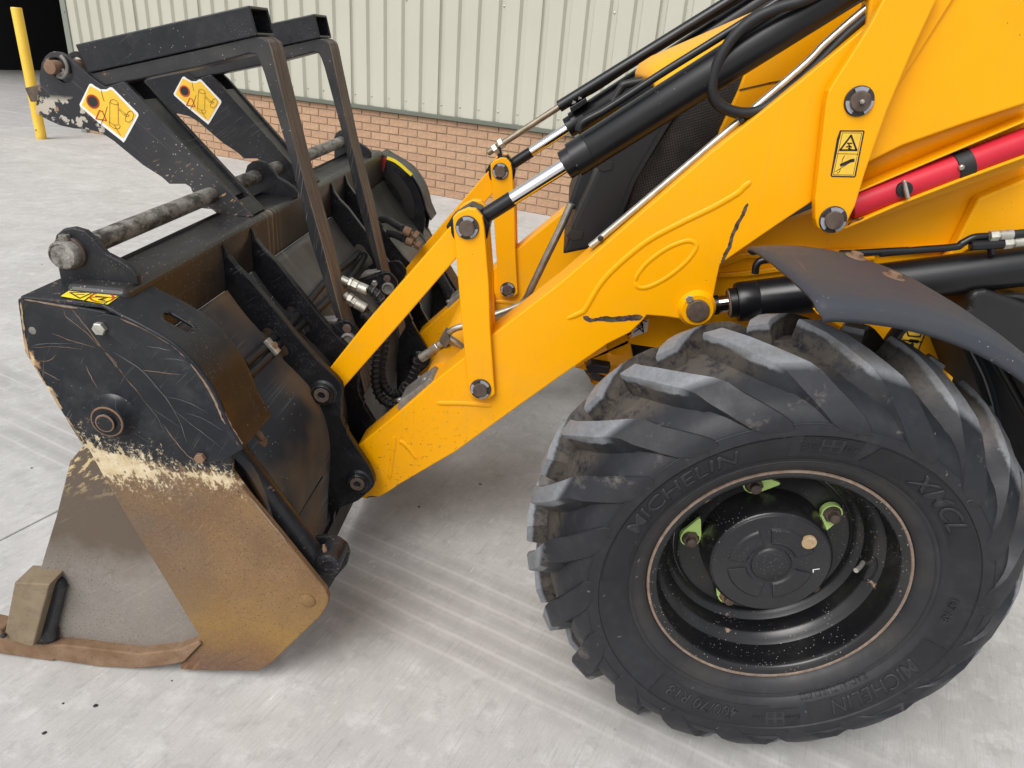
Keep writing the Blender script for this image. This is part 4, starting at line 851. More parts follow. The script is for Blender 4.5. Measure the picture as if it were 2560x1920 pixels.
# cross tube between the arms and its pipe work
ct = hY(E(1320, 815), AY+.10)
lathe('cross_tube', (ct.x, AY+.10, ct.z), (ct.x, 9, ct.z), [(0, .062), (DY-.10, .062)], YEL, ld, 40)
VY = .74
def spiral(name, pts, r, parent):
    pth = smooth_path(pts, 14); o = tube(name, pth, r*.92, RUB, parent, 12, raw=True); 
    L = 0; seq = []; prev = None
    vs_ = []
    for i, p in enumerate(pth):
        t = (pth[min(i+1, len(pth)-1)]-pth[max(i-1, 0)]).normalized()
        e1, e2 = frame(t)
        if i: L += (p-pth[i-1]).length
        seq.append((L, p, e1, e2))
    hel = []; step = .0028; s_ = 0; j = 0
    while s_ < L:
        while j < len(seq)-2 and seq[j+1][0] < s_: j += 1
        f = (s_-seq[j][0])/max(1e-6, seq[j+1][0]-seq[j][0]); p = seq[j][1].lerp(seq[j+1][1], f); a = s_/.017*2*math.pi
        hel.append(p + (seq[j][2]*math.cos(a)+seq[j][3]*math.sin(a))*r*.92); s_ += step
    tube('spiral_wrap', hel, r*.30, RUB, o, 6, raw=True); return o
h_in = E.m((700, 60), (780, 130), (830, 250), (835, 420), (820, 560), (800, 700), (815, 810), (880, 895), (960, 885), (1030, 800), (1075, 700), (1110, 620))
spiral('wrapped_hose', [hY(u, VY+.03-.002*i) for i, u in enumerate(h_in)], .0135, ld)
h_out = E.m((660, 260), (720, 320), (770, 430), (775, 560), (757, 700), (762, 850), (810, 945), (900, 990), (960, 985), (1020, 960))
spiral('wrapped_hose', [hY(u, VY) for u in h_out], .0135, ld)
def fit(uvs, rs, Y, mats=None):
    for (a, b), r_ in zip(zip(uvs, uvs[1:]), rs):
        p, q = hY(a, Y), hY(b, Y)
        if r_ < 0: hexnut('hex_fitting', p, q-p, -r_, (q-p).length, ZINC, ld)
        else: cyl('hose_ferrule', p, q, r_, ZINC, ld, 18)
fit(P.m((500, 400), (640, 460), (690, 480), (790, 530), (960, 600)), (.012, -.017, -.0155, .0155), VY+.03)
fit(P.m((560, 650), (620, 720), (690, 760), (750, 810), (930, 915)), (.010, -.016, -.0155, .0145), VY)
fit(E.m((1110, 620), (1210, 555), (1250, 520), (1290, 495)), (.0135, -.0145, .011), VY)
prism('pipe_block', xz(E.m((1255, 480), (1300, 400), (1340, 440), (1345, 480), (1310, 545)), VY-.01), VY-.015, VY+.025, GREYST, ld, .003)
tube('steel_pipe', [hY(u, VY) for u in E.m((1320, 425), (1380, 385), (1460, 362), (1560, 330))], .0095, STEEL, ld); tube('steel_pipe', [hY(u, VY) for u in E.m((1335, 455), (1390, 490), (1460, 550), (1520, 620))], .0095, STEEL, ld)
tube('steel_pipe', [hY(u, .80) for u in D.m((1640, 1560), (1700, 1540), (1860, 1480), (1935, 1430), (1990, 1320), (2090, 1110), (2212, 860), (2300, 660))], .0105, STEEL, ld)
# ------------------------------------------------------------------ upright, boom side, strut tray
UY = .485
up_u = G.m((1250, -110), (1180, 10), (1080, 200), (940, 420), (830, 592), (790, 662), (770, 762)) + H.m((928, 0), (930, 120), (945, 170), (985, 205), (1030, 216), (1075, 205), (1105, 180), (1140, 110)) + G.m((985, 1500), (1060, 1250), (1220, 800), (1390, 400), (1630, -110))
upr = prism('arm_upright', xz(up_u, UY), UY, UY+.028, YEL, ld, .004)
pin(G(1010, 735), UY, 36.5, upr, True, rot_=95); pin(G(820, 1597), UY, 33.5, upr, rot_=205)
def panel_on(name, uvs, Y, mat, parent, lift=.001): return prism(name, xz(uvs, Y), Y-lift, Y+.0005, mat, parent, 0)
ws1 = panel_on('warning_sticker', G.m((872, 948), (1044, 948), (1052, 956), (988, 1282), (978, 1291), (812, 1287), (804, 1277), (850, 1010)), UY, INK, upr, .0006)
panel_on('sticker_field', G.m((882, 958), (1040, 959), (976, 1281), (815, 1277)), UY, STYEL, ws1, .0010)
panel_on('sticker_inner', G.m((868, 1015), (1003, 1121), (850, 1116)), UY, STYEL, ws1, .0011)
J1 = lambda nm, ls, wd, mat=INK, Y=UY, par=ws1: join_strokes(nm, [xz(l, Y) for l in ls], wd, Y-.0008, mat, par)
J1('sticker_lines', [G.m((890, 966), (1030, 967), (968, 1273), (824, 1270), (890, 966)), G.m((850, 1117), (1004, 1121))], .0010)
J1('falling_triangle', [G.m((952, 985), (992, 1092), (872, 1092), (952, 985))], .0038)
J1('falling_figure', [G.m((925, 1042), (958, 1042)), G.m((935, 1050), (945, 1066), (935, 1080), (952, 1086)), G.m((918, 1068), (945, 1064), (955, 1070))], .0026)
J1('strut_drawing', [G.m((905, 1132), (890, 1158), (885, 1180)), G.m((838, 1248), (875, 1225), (868, 1250), (850, 1260)), G.m((875, 1225), (960, 1170))], .0013)
J1('strut_bar', [G.m((880, 1200), (945, 1172)), G.m((955, 1168), (970, 1166))], .0068)
PY = .53
prism('boom_panel', xz(G.m((1100, -110), (2340, -110), (2340, 710), (2212, 762), (1780, 903), (1330, 1062), (1090, 1180), (960, 1240)), PY), PY, PY+.05, YEL, ld, .006, seg=3)
bu = [hY(u, PY+.05) for u in G.m((960, 1225), (1330, 1045), (1780, 885), (2340, 690))]; bl2 = [hY(u, .60) for u in G.m((940, 1440), (1330, 1250), (1780, 1060), (2340, 840))]
mesh('boom_underside', bu+bl2, [(i, i+1, 5+i, 4+i) for i in range(3)], YEL, ld, smooth=True, solid=.004)
tray = prism('strut_tray', xz(G.m((880, 1380), (2340, 820), (2340, 1160), (880, 1680)), .605), .605, .612, YEL, ld, .001)
lipu = [hY(u, .545) for u in G.m((960, 1405), (1330, 1248), (1780, 1058), (2340, 822))]
def lip(pts, th, Y0, Y1, name):
    poly = [(p.x, p.z) for p in pts] + [(p.x, p.z-th) for p in reversed(pts)]; return prism(name, poly, Y0, Y1, YEL, tray, .002)
lip(lipu, .006, .545, .6045, 'tray_lip'); lip([hY(u, .535) for u in G.m((905, 1652), (1300, 1478), (1780, 1290), (2340, 1085))], .007, .535, .6045, 'tray_lip')
ragged(G.m((930, 1640), (970, 1605), (1010, 1600), (1050, 1580)), .010, .534, tray, 5)
RED = NB('red_strut_paint'); _c = RED.mix(RED.rng(RED.noise(7, 5), .35, .7), (.50, .018, .036), (.58, .026, .045)); RED.bump(RED.noise(150, 3), .08, .001); RED = RED.fin(_c, .4, 0, .25)
s0, s1 = hY(G(940, 1505), .565), hY(G(2340, 985), .565)
stt = thing('safety_strut', 'round red safety strut stowed in the yellow tray under the boom', 'safety strut', (s0.x, s0.y, s0.z))
cyl('strut_tube', s0, s1, .030, RED, stt, 40)
mid = hY(G(1752, 1185), .565); dv = (s1-s0).normalized(); mid = s0+dv*((mid-s0).dot(dv))
lathe('strap', mid-dv*.016, mid+dv, [(0, .0312), (.001, .0325), (.033, .0325), (.034, .0312)], RUB, stt, 40)
cyl('strap_stud', hY(G(1752, 1212), .535), hY(G(1752, 1212), .535)+Vector((0, -.008, -.002)), .006, ZINC, stt, 12)
wp = hY(G(1340, 1378), .5345)
lathe('rubber_washer', wp, wp+EB, [(-.006, .017), (.004, .017), (.005, .015)], RUB, stt, 24)
prism('wing_nut', xz(G.m((1325, 1310), (1345, 1305), (1362, 1370), (1378, 1435), (1365, 1450), (1350, 1445), (1335, 1385)), .525), .518, .530, ZINC, stt, .003)
# ------------------------------------------------------------------ bonnet, grille and chassis
BY = .70
bt = [hY(u, .97) for u in F.m((1085, 540), (1088, 500), (1110, 452), (1190, 402), (1640, 208), (2000, 48), (2700, -260))]
by0, by1 = BY+.03, 1.21
vs_ = []; fs = []
prof_y = [(0, -.075), (.02, -.035), (.055, -.012), (.12, -.002), (.24, 0), (.36, -.002), (.425, -.012), (.46, -.035), (.48, -.075)]
for p in bt:
    for dy, dz in prof_y: vs_.append((p.x+(-.0 if 0 else 0)+abs(dy-.24)*.18, by0+dy, p.z+dz))
m_ = len(prof_y)
for i in range(len(bt)-1):
    for j in range(m_-1): fs.append((i*m_+j, i*m_+j+1, (i+1)*m_+j+1, (i+1)*m_+j))
bon = mesh('bonnet', vs_, fs, YEL, ld, smooth=True, solid=.012)
bon_side = prism('bonnet_side', xz(F.m((1846, 470), (2300, 180), (2900, -200), (2900, 600), (2300, 650), (1600, 1100), (1660, 900), (1790, 622)), BY), BY, BY+.03, YEL, bon, .004)
join_strokes('panel_seam', [xz(F.m((1795, 622), (2000, 575), (2300, 520)), BY)], .004, BY-.0006, simple('dark_seam', (.10, .05, .01), .8), bon)
def m_mesh():
    s = NB('perforated_grille'); v = s.map((62, 62, 62), (0, R(10), 0)); h = s.vor(2.6, vec=s.map((62, 0, 62), (0, R(20), 0)), rand=.0)
    hole = s.rng(h, .34, .42); c = s.mix(hole, (.004, .004, .004), s.mix(s.rng(s.noise(6, 5), .45, .65), (.018, .017, .017), (.085, .070, .055)))
    s.bump(hole, .8, .002); return s.fin(c, .55)
MESHM = m_mesh()
prism('side_grille', xz(F.m((1380, 770), (1846, 470), (1790, 622), (1660, 900), (1590, 1100), (880, 1690), (860, 1640), (1000, 1450), (1070, 1250)), BY+.012), BY+.012, BY+.03, MESHM, ld, .001)
fg_ = prism('front_grille_frame', xz(F.m((860, 1085), (1190, 878), (1400, 745), (1330, 850), (1080, 1250), (1010, 1480), (870, 1620), (770, 1720), (570, 1760), (600, 1690), (640, 1560), (760, 1300)), BY), BY, 1.24, TRIM, ld, .008, seg=3)
ribbon('grille_rib', xz(F.m((1290, 850), (1060, 1240), (960, 1500), (880, 1620)), BY), .010, BY, TRIM, fg_, .008)
for q in ((865, 1140), (660, 1620)):
    c0 = hY(F(*q), BY); prism('lift_notch', [(c0.x-.025, c0.z-.006), (c0.x-.012, c0.z+.012), (c0.x+.02, c0.z+.010), (c0.x+.018, c0.z-.010), (c0.x-.005, c0.z-.016)], BY-.003, BY+.001, INK, fg_, .001)
prism('front_guard', xz(F.m((690, 1190), (830, 1100), (780, 1230), (690, 1440), (650, 1450), (605, 1435)), .85), .85, 1.15, TRIM, ld, .008)
tube('hood_stay', [hY(u, .76) for u in F.m((1120, 560), (1000, 585), (975, 610), (920, 700))], .010, TRIM, ld)
prism('guard_shield', xz(F.m((930, 690), (985, 590), (1110, 560), (1250, 560), (1180, 700), (1000, 800)), .80), .80, .81, TRIM, ld, .002)
prism('cooler_body', xz(F.m((900, 1100), (1380, 800), (2300, 200), (2300, 1200), (1500, 1900), (900, 1750)), BY+.04), BY+.04, 1.2, TRIM, ld, 0)
ln = hY(F(720, 1500), .70)
CHY = .66
chas = prism('chassis_side', xz([(1585, 842), (1560, 800), (1640, 700), (1880, 590), (2640, 290), (2640, 820), (2500, 1000), (2380, 1000), (2312, 1070), (2250, 1100), (1900, 1080), (1480, 960), (1460, 905)], CHY), CHY, CHY+.03, YEL, ld, .003, holes=[slot_poly(I(765, 350), I(770, 390), .030, CHY)])
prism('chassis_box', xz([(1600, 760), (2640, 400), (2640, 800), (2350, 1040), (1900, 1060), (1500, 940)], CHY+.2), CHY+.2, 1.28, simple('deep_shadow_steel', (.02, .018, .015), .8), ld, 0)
prism('chassis_fold', xz(H.m((1700, 420), (1790, 280), (1935, -10), (2050, -60), (2400, -200), (2400, 130), (1900, 290)), .625), .625, .659, YEL, ld, .006, seg=3)
prism('chassis_ledge', xz(H.m((330, 395), (470, 330), (1200, 300), (1750, 290), (1750, 315), (1200, 330), (500, 362), (335, 425)), .64), .64, .659, YEL, ld, .003)
prism('chassis_ledge', xz(H.m((330, 455), (480, 440), (1300, 345), (1300, 370), (500, 470), (330, 480)), .645), .645, .659, YEL, ld, .003)
prism('front_crossmember', xz(I.m((430, 570), (505, 540), (530, 510), (700, 555), (900, 500), (900, 700), (560, 600), (500, 585)), .70), .70, 1.24, YEL, ld, .004)
prism('rubber_stop', xz(I.m((525, 560), (560, 535), (720, 560), (700, 620), (530, 610)), .62), .62, .66, RUB, ld, .004)
ts = prism('tie_down_sticker', xz(I.m((880, 290), (950, 200), (1020, 180), (1005, 280), (890, 325)), CHY), CHY-.001, CHY+.0005, WHITE, chas, 0)
join_strokes('tie_down_symbol', [xz([I(945+26*math.cos(t*.5), 228+24*math.sin(t*.5)) for t in range(14)], CHY), xz([I(945+12*math.cos(t*.5), 225+12*math.sin(t*.5)) for t in range(14)], CHY), xz(I.m((900, 285), (945, 255), (975, 285), (960, 190), (1000, 200)), CHY)], .003, CHY-.0014, INK, ts)
# axle and front wheel mount
AX = simple('black_axle', (.014, .014, .015), .45)
lathe('front_axle', (0, .30, .479), (0, 1.64, .479), [(0, .09), (.12, .10), (.13, .065), (.55, .07), (.67, .12), (.79, .07), (1.21, .065), (1.22, .10), (1.34, .09)], AX, ld, 24)
# lift ram
ly = .555
l0, l1 = hY(H(200, 660), ly), hY(H(2212, 402), ly); ld_ = (l1-l0).normalized(); fl = lambda uv: (hY(uv, ly)-l0).dot(ld_)
lrod = lathe('lift_rod', l0, l1, [(0, .0215), (.18, .0215)], CHROME, ld, 32); lathe('lift_rod_eye', l0, l1, [(0, .024), (fl(H(332, 640)), .024)], SATIN, lrod, 24)
g0, g1 = fl(H(395, 605)), fl(H(440, 600)); lathe('lift_barrel', l0, l1, [(g0, .032), (g0+.002, .036), (g1, .036), (g1+.001, .046), (g1+.008, .0485), (g1+.05, .0485), (g1+.051, .0478), (g1+.053, .0485), (1.35, .0485)], SATIN, ld, 48)
lathe('rust_wiper', l0, l1, [(g0-.001, .0335), (g0+.004, .0345)], RUST, lrod, 24)
tube('lift_feed_pipe', [hY(u, ly-.01) for u in H.m((560, 450), (568, 400), (600, 372), (680, 365), (760, 365))], .009, SATIN, ld)
tube('lift_feed_pipe', [hY(u, ly-.02) for u in H.m((1080, 330), (1200, 325), (1500, 310)) + V.m((0, 575), (600, 520), (1150, 475), (1260, 420), (1400, 345), (1500, 320), (1680, 310))], .0085, SATIN, ld)
for q in (((1680, 310), (1820, 300), (2040, 280)), ((1890, 425), (2040, 410), (2230, 390))):
    a, b, c = [hY(V(*u), ly-.03) for u in q]; hexnut('hex_fitting', a, b-a, .0125, (b-a).length, ZINC, ld); cyl('hose_ferrule', b, c, .0115, ZINC, ld, 16); cyl('hose', c-(c-b)*.1, c+(c-b)*1.5, .0095, RUB, ld, 12)
cyl('ram_port_tube', hY(V(1385, 455), ly-.03), hY(V(1890, 425), ly-.03), .0115, SATIN, ld, 16); cyl('ram_port', hY(V(1700, 470), ly-.03), hY(V(1720, 590), ly-.03), .008, SATIN, ld, 12)
# mudguard
fa = [98-i*2.0 for i in range(46)]
def fend(Yn, r, a): return Vector((r*math.cos(R(a)), Yn, .479+r*math.sin(R(a))))
prof_f = [(-.036, .553), (-.038, .562), (-.034, .575), (-.020, .583), (.0, .586), (.08, .590), (.18, .591), (.28, .588), (.325, .583), (.336, .576), (.338, .566)]
vs_ = []; fs = []; m_ = len(prof_f)
for i, a in enumerate(fa):
    for j, (y, r_) in enumerate(prof_f):
        sk = 0
        if i == 0: sk = -1.0*(1 if j in (0, 1, m_-1) else 0)
        aa = a + (2.6*(y/.33) if i == 0 else 2.6*(y/.33)*max(0, 1-i/3)) + sk
        rr = r_ - (.002 if i == 0 else 0) + (.008*math.exp(-((a-98)/6)**2)*(1 if y > .05 else 0))*0
        vs_.append(fend(y, rr, aa))
for i in range(len(fa)-1):
    for j in range(m_-1): fs.append((i*m_+j, i*m_+j+1, (i+1)*m_+j+1, (i+1)*m_+j))
mg = mesh('mudguard', vs_, fs, PLAST, ld, smooth=True, solid=.006)
for uv, Y in ((H(1405, 482), .16), (H(1185, 335), .27)):
    c0 = fend(Y, .592, math.degrees(math.atan2(hY(uv, Y).z-.479, hY(uv, Y).x))); ax = Vector((c0.x, 0, c0.z-.479)).normalized()
    lathe('guard_washer', c0, c0+ax, [(0, .021), (.003, .020)], RUST, mg, 20); hexnut('guard_bolt', c0+ax*.003, ax, .012, .008, RUST, mg)
tube('guard_stay', [fend(.12, .572, 96), fend(.15, .575, 80), fend(.17, .575, 60), fend(.18, .575, 30)], .009, AX, ld); tube('guard_stay', [fend(.17, .57, 70), (.22, .3, .90), (.26, .5, .62)], .014, AX, ld)
# tank and steps behind the wheel
TK = NB('black_tank_plastic'); _c = TK.mix(TK.rng(TK.noise(3, 5), .4, .7), (.0095, .0095, .010), (.022, .02, .019)); _c = TK.specks(_c, (.2, .19, .18), 40, .06, .5, 3); TK.bump(TK.noise(200, 3), .06, .001); TK = TK.fin(_c, .5)
ty = .50
tank = prism('fuel_tank', xz([V(1380, 1420), V(1385, 1280), V(1420, 1200), V(1500, 1160), V(1640, 1140), V(2000, 1260), V(2500, 1450), (2640, 1350), (2470, 1320), W(1150, 1659), W(770, 830), W(590, 480), W(560, 400)], ty), ty, ty+.35, TK, ld, .010, seg=3)
prism('tank_step', xz(V.m((1640, 1110), (1900, 1190), (2300, 1330), (2500, 1400), (2500, 1180), (2300, 1110), (1900, 1080)), ty+.08), ty+.02, ty+.351, TK, ld, .01)
prism('rear_guard', xz([W(780, 430), W(900, 640), W(1050, 1000), W(1160, 1300), W(1350, 1800), W(1500, 1800), W(1300, 1200), W(1000, 600), W(850, 420)], .28), .27, .60, TK, ld, .006)
# lower sticker on the chassis behind the tyre
BPY = .47
s3 = prism('pinch_sticker', xz(H.m((1475, 795), (1605, 812), (1545, 955), (1435, 915)), BPY), BPY-.001, BPY+.0005, STYEL, chas, 0)
prism('sticker_backing_plate', xz(H.m((940, 700), (1250, 700), (1475, 740), (1700, 760), (1725, 830), (1760, 880), (1812, 970), (1765, 1150), (1600, 1090), (1440, 990), (1280, 900), (1100, 800)), BPY), BPY, BPY+.19, YEL, chas, .004)
join_strokes('pinch_symbol', [xz(l, BPY) for l in (H.m((1475, 795), (1605, 812), (1545, 955), (1435, 915), (1475, 795)), H.m((1465, 858), (1580, 870)), H.m((1490, 800), (1500, 832), (1570, 838), (1580, 815)))], .003, BPY-.0014, INK, s3)
join_strokes('pinch_hand', [xz(l, BPY) for l in (H.m((1510, 862), (1555, 868)), H.m((1490, 900), (1525, 885)), H.m((1495, 890), (1520, 900)))], .008, BPY-.0014, INK, s3)
# ------------------------------------------------------------------ front wheel
ZC, STEER = .479, .018
def wp_(th, y, r): return Vector((r*math.cos(th)*math.cos(STEER) - y*math.sin(STEER), r*math.cos(th)*math.sin(STEER) + y*math.cos(STEER), max(.0015, ZC + r*math.sin(th))))
def m_tyre():
    s = NB('tyre_rubber'); x, y, z = s.sep(); zz = s.ma('SUBTRACT', z, ZC); r = s.ma('SQRT', s.ma('ADD', s.ma('MULTIPLY', x, x), s.ma('MULTIPLY', zz, zz)))
    c = s.mix(s.rng(s.noise(4, 6, .6), .35, .7), (.0105, .0112, .0150), (.0205, .0215, .0268))
    c = s.mix(s.rng(s.noise(38, 6, .7), .5, .75, 0., .5), c, (.034, .035, .039))
    rc = s.ma('ADD', r, s.rng(y, .075, -.006, 0., .038))
    c = s.mix(s.ma('MULTIPLY', s.rng(s.ma('ADD', rc, s.ma('MULTIPLY_ADD', s.noise(60, 5, .7), .012, -.006)), .4850, .4900), s.ma('MULTIPLY', s.rng(y, -.006, .006), s.rng(s.noise(90, 5, .7), .2, .7, .6, 1.))), c, (.215, .226, .242))
    ug = s.ma('MULTIPLY', s.ma('MULTIPLY', s.rng(r, .425, .440), s.rng(r, .492, .475)), s.rng(y, .005, .05)); c = s.mix(s.ma('MULTIPLY', ug, s.rng(s.noise(34, 6, .75), .36, .52, .0, .85)), c, (.085, .072, .059))
    c = s.mix(s.ma('MULTIPLY', s.rng(r, .33, .40), s.rng(s.noise(9, 6, .75), .60, .72, 0., .55)), c, (.19, .165, .135))
    c = s.mix(s.ma('MULTIPLY', s.rng(r, .31, .27), s.rng(s.noise(7, 5), .35, .65, 0., .6)), c, (.052, .046, .038))
    ang = s.noise(1.0, 3, .5, vec=s.map((70, 3, 70))); c = s.mix(s.ma('MULTIPLY', s.rng(ang, .69, .73), s.rng(s.noise(3, 2), .5, .6, 0., .6)), c, (.20, .19, .175))
    s.bump(s.noise(170, 5, .7), .22, .0012); s.bump(s.noise(16, 4), .12, .004)
    return s.fin(c, s.rng(s.noise(20, 5), .3, .7, .44, .62), 0, .4)
TYRE = m_tyre()
YC = .118
side = [(.2545, .004), (.258, -.006), (.266, -.014), (.278, -.021), (.292, -.0255), (.2935, -.0285), (.310, -.0365), (.335, -.0455), (.352, -.0490), (.3535, -.0520), (.372, -.0525), (.382, -.0500), (.393, -.0445), (.404, -.0350), (.414, -.0200), (.423, .000), (.437, .030), (.450, .070), (.4570, YC)]
full_p = [(y, r) for r, y in side] + [(2*YC-y, r) for r, y in reversed(side[:-1])]
SEG = 144
vs_ = []; fs = []; m_ = len(full_p)
for k in range(SEG):
    th = 2*math.pi*k/SEG
    for y, r in full_p: vs_.append(wp_(th, y, r))
for k in range(SEG):
    for i in range(m_-1): a = k*m_+i; b = ((k+1) % SEG)*m_+i; fs.append((a, a+1, b+1, b))
tyre = mesh('tyre', vs_, fs, TYRE, ld, smooth=True)
# lugs: (y, theta offset deg, width mm, top radius, base radius)
LUG = [(YC+.008, 16.5, .040, .4985, .446), (.100, 15.2, .043, .4990, .446), (.070, 12.6, .044, .4950, .444), (.042, 9.6, .048, .4860, .434), (.020, 6.4, .054, .4750, .424), (.004, 3.4, .060, .4650, .414), (-.006, 1.2, .063, .4530, .404), (-.0170, -1.2, .065, .4340, .394), (-.0300, -4.2, .069, .4150, .384), (-.0420, -7.2, .073, .3970, .374), (-.0495, -9.4, .072, .3820, .366), (-.0518, -11.0, .060, .3700, .360), (-.0522, -11.8, .038, .3620, .355)]
def lug(th0, mir):
    vs_ = []; fs = []; n = len(LUG)
    for i, (y, o, wd, rt_, rb) in enumerate(LUG):
        th = th0 + R(o); yy = y if not mir else 2*YC-y
        out = -1 if not mir else 1
        hw = wd/2/rt_; bw = (wd/2+.007)/rb; lead = .0025/rt_; pr = (.0090, .0095, .0085, .0055, .0025, .0)[max(0, i-7)]
        if i < 7: tops = [wp_(th+hw-lead, yy, rt_), wp_(th-hw+lead, yy, rt_)]; ed = [wp_(th+hw, yy, rt_-.004), wp_(th-hw, yy, rt_-.004)]; bs_ = [wp_(th+bw, yy, rb), wp_(th-bw, yy, rb)]
        else:
            tops = [wp_(th+hw-lead, yy+out*pr, rt_), wp_(th-hw+lead, yy+out*pr, rt_)]; ed = [wp_(th+hw, yy+out*(pr-.003), rt_-.001), wp_(th-hw, yy+out*(pr-.003), rt_-.001)]; bs_ = [wp_(th+bw, yy-out*.010, rb), wp_(th-bw, yy-out*.010, rb)]
        vs_ += [bs_[0], ed[0], tops[0], tops[1], ed[1], bs_[1]]
    for i in range(n-1):
        for j in range(5): a = i*6+j; fs.append((a, a+1, a+7, a+6))
    fs += [tuple(range(6)), tuple(range((n-1)*6, n*6))]
    me = bpy.data.meshes.new('tread_lug'); me.from_pydata([tuple(v) for v in vs_], [], fs)
    bm = bmesh.new(); bm.from_mesh(me); bmesh.ops.recalc_face_normals(bm, faces=bm.faces); bm.to_mesh(me); bm.free(); shade(me, 32)
    return link('tread_lug', me, TYRE, tyre)
for k in range(18): lug(R(116+20*k), False); lug(R(107+20*k), True)
# thin moulded ribs and marks on the sidewall
def side_y(r):
    for (r0, y0), (r1, y1) in zip(side, side[1:]):
        if r0 <= r <= r1 and r1 > r0: return y0+(y1-y0)*(r-r0)/(r1-r0)
    return side[-1][1]
def ring(name, r, rad, parent, a0=0, a1=360, mat=None):
    n = max(6, int((a1-a0)/3)); pts = [wp_(R(a0+(a1-a0)*i/n), side_y(r)-.0002, r) for i in range(n+1)]; return tube(name, pts, rad, mat or TYRE, parent, 6, raw=True)
ring('sidewall_rib', .376, .0016, tyre); ring('sidewall_rib', .285, .0014, tyre)
for k in range(18):
    if k % 2: tube('vent_rib', [wp_(R(104+20*k), side_y(r)-.0004, r) for r in (.358, .368, .378, .388)], .0013, TYRE, tyre, 5, raw=True)
def m_letter():
    s = NB('moulded_lettering'); c = s.mix(s.rng(s.noise(30, 5), .35, .7), (.016, .0166, .0205), (.028, .0285, .033)); s.bump(s.noise(170, 4), .15, .001); return s.fin(c, .55, 0, .4)
LETT = m_letter()
def m_lpan():
    s = NB('lettering_panel'); c = s.mix(s.rng(s.noise(12, 5), .4, .7), (.0095, .0098, .012), (.018, .018, .021)); s.bump(s.noise(120, 4), .15, .001); return s.fin(c, .6, 0, .4)
LPAN = m_lpan()
def arc_panel(name, r0, r1, a0, a1, parent, lift=.0012, mat=None, skew=0):
    vs_ = []; fs = []; n = 20; k = 4
    for i in range(n+1):
        for j in range(k+1):
            r = r0+(r1-r0)*j/k; a = R(a0+(a1-a0)*i/n + skew*(j/k-.5)); vs_.append(wp_(a, side_y(r)-lift, r))
    for i in range(n):
        for j in range(k): a = i*(k+1)+j; fs.append((a, a+1, a+k+2, a+k+1))
    return mesh(name, vs_, fs, mat or LPAN, parent, smooth=True)
def arc_text(name, txt, r0, size, ac, parent, slant=.22, bold=.012, spread=1.0, lift=.0020, mat=None, stretch=1.0):
    cu = bpy.data.curves.new(name, 'FONT'); cu.body = txt; cu.size = 1; cu.align_x = 'CENTER'; cu.shear = slant; cu.offset = bold; cu.space_character = spread; cu.resolution_u = 3
    tmp = bpy.data.objects.new('tmp', cu); COL.objects.link(tmp); dg = bpy.context.evaluated_depsgraph_get()
    me0 = bpy.data.meshes.new_from_object(tmp.evaluated_get(dg)); bpy.data.objects.remove(tmp)
    bm = bmesh.new(); bm.from_mesh(me0); bmesh.ops.triangulate(bm, faces=bm.faces)
    for _ in range(2): bmesh.ops.subdivide_edges(bm, edges=[e for e in bm.edges if e.calc_length() > .18], cuts=1, use_grid_fill=False)
    for v in bm.verts:
        r = r0 + v.co.y*size; a = R(ac) - v.co.x*size*stretch/(r0+size*.35); v.co = wp_(a, side_y(r)-lift, r)
    me = bpy.data.meshes.new(name); bm.to_mesh(me); bm.free(); bpy.data.meshes.remove(me0)
    o = link(name, me, mat or LETT, parent); m = o.modifiers.new('solid', 'SOLIDIFY'); m.thickness = .002; m.offset = 0; return o
arc_panel('name_panel', .306, .349, 181, 101, tyre); arc_text('maker_name', 'MICHELIN', .311, .046, 139, tyre, stretch=1.22, spread=1.0)
arc_panel('model_panel', .306, .349, 77, 22, tyre, skew=-3); arc_text('model_name', 'XMCL', .311, .046, 47, tyre, stretch=1.25)
arc_panel('size_panel', .306, .349, 232, 278, tyre); arc_text('size_marking', '400/70 R18', .313, .034, 252, tyre, slant=.12, stretch=1.05, bold=.006)
arc_panel('name_panel', .306, .349, 292, 345, tyre); arc_text('maker_name', 'MICHELIN', .311, .044, 318, tyre, stretch=1.0)
arc_text('tubeless_mark', 'TUBELESS', .287, .017, 298, tyre, 0, .0, 1.1); arc_text('radial_mark', 'RADIAL', .287, .017, 312, tyre, 0, .0, 1.1)
arc_text('load_mark', '147 A8', .311, .020, 0, tyre, 0, .0)
def logo(ac):
    arc_panel('line_badge', .312, .350, ac+8.5, ac-8.5, tyre, .0012)
    arc_panel('badge_field', .316, .346, ac+3.4, ac-3.4, tyre, .0022, LETT)
    for da, dr_ in ((1.5, .0075), (-1.5, .0075), (1.5, -.0075), (-1.5, -.0075)): arc_panel('badge_arrow', .331+dr_-.0045, .331+dr_+.0045, ac+da+.95, ac+da-.95, tyre, .003, LPAN)
    arc_text('badge_word', 'Line', .326, .014, ac-6, tyre, 0, 0); arc_text('badge_word', 'Compact', .327, .0095, ac+6, tyre, 0, 0)
logo(89); logo(280)
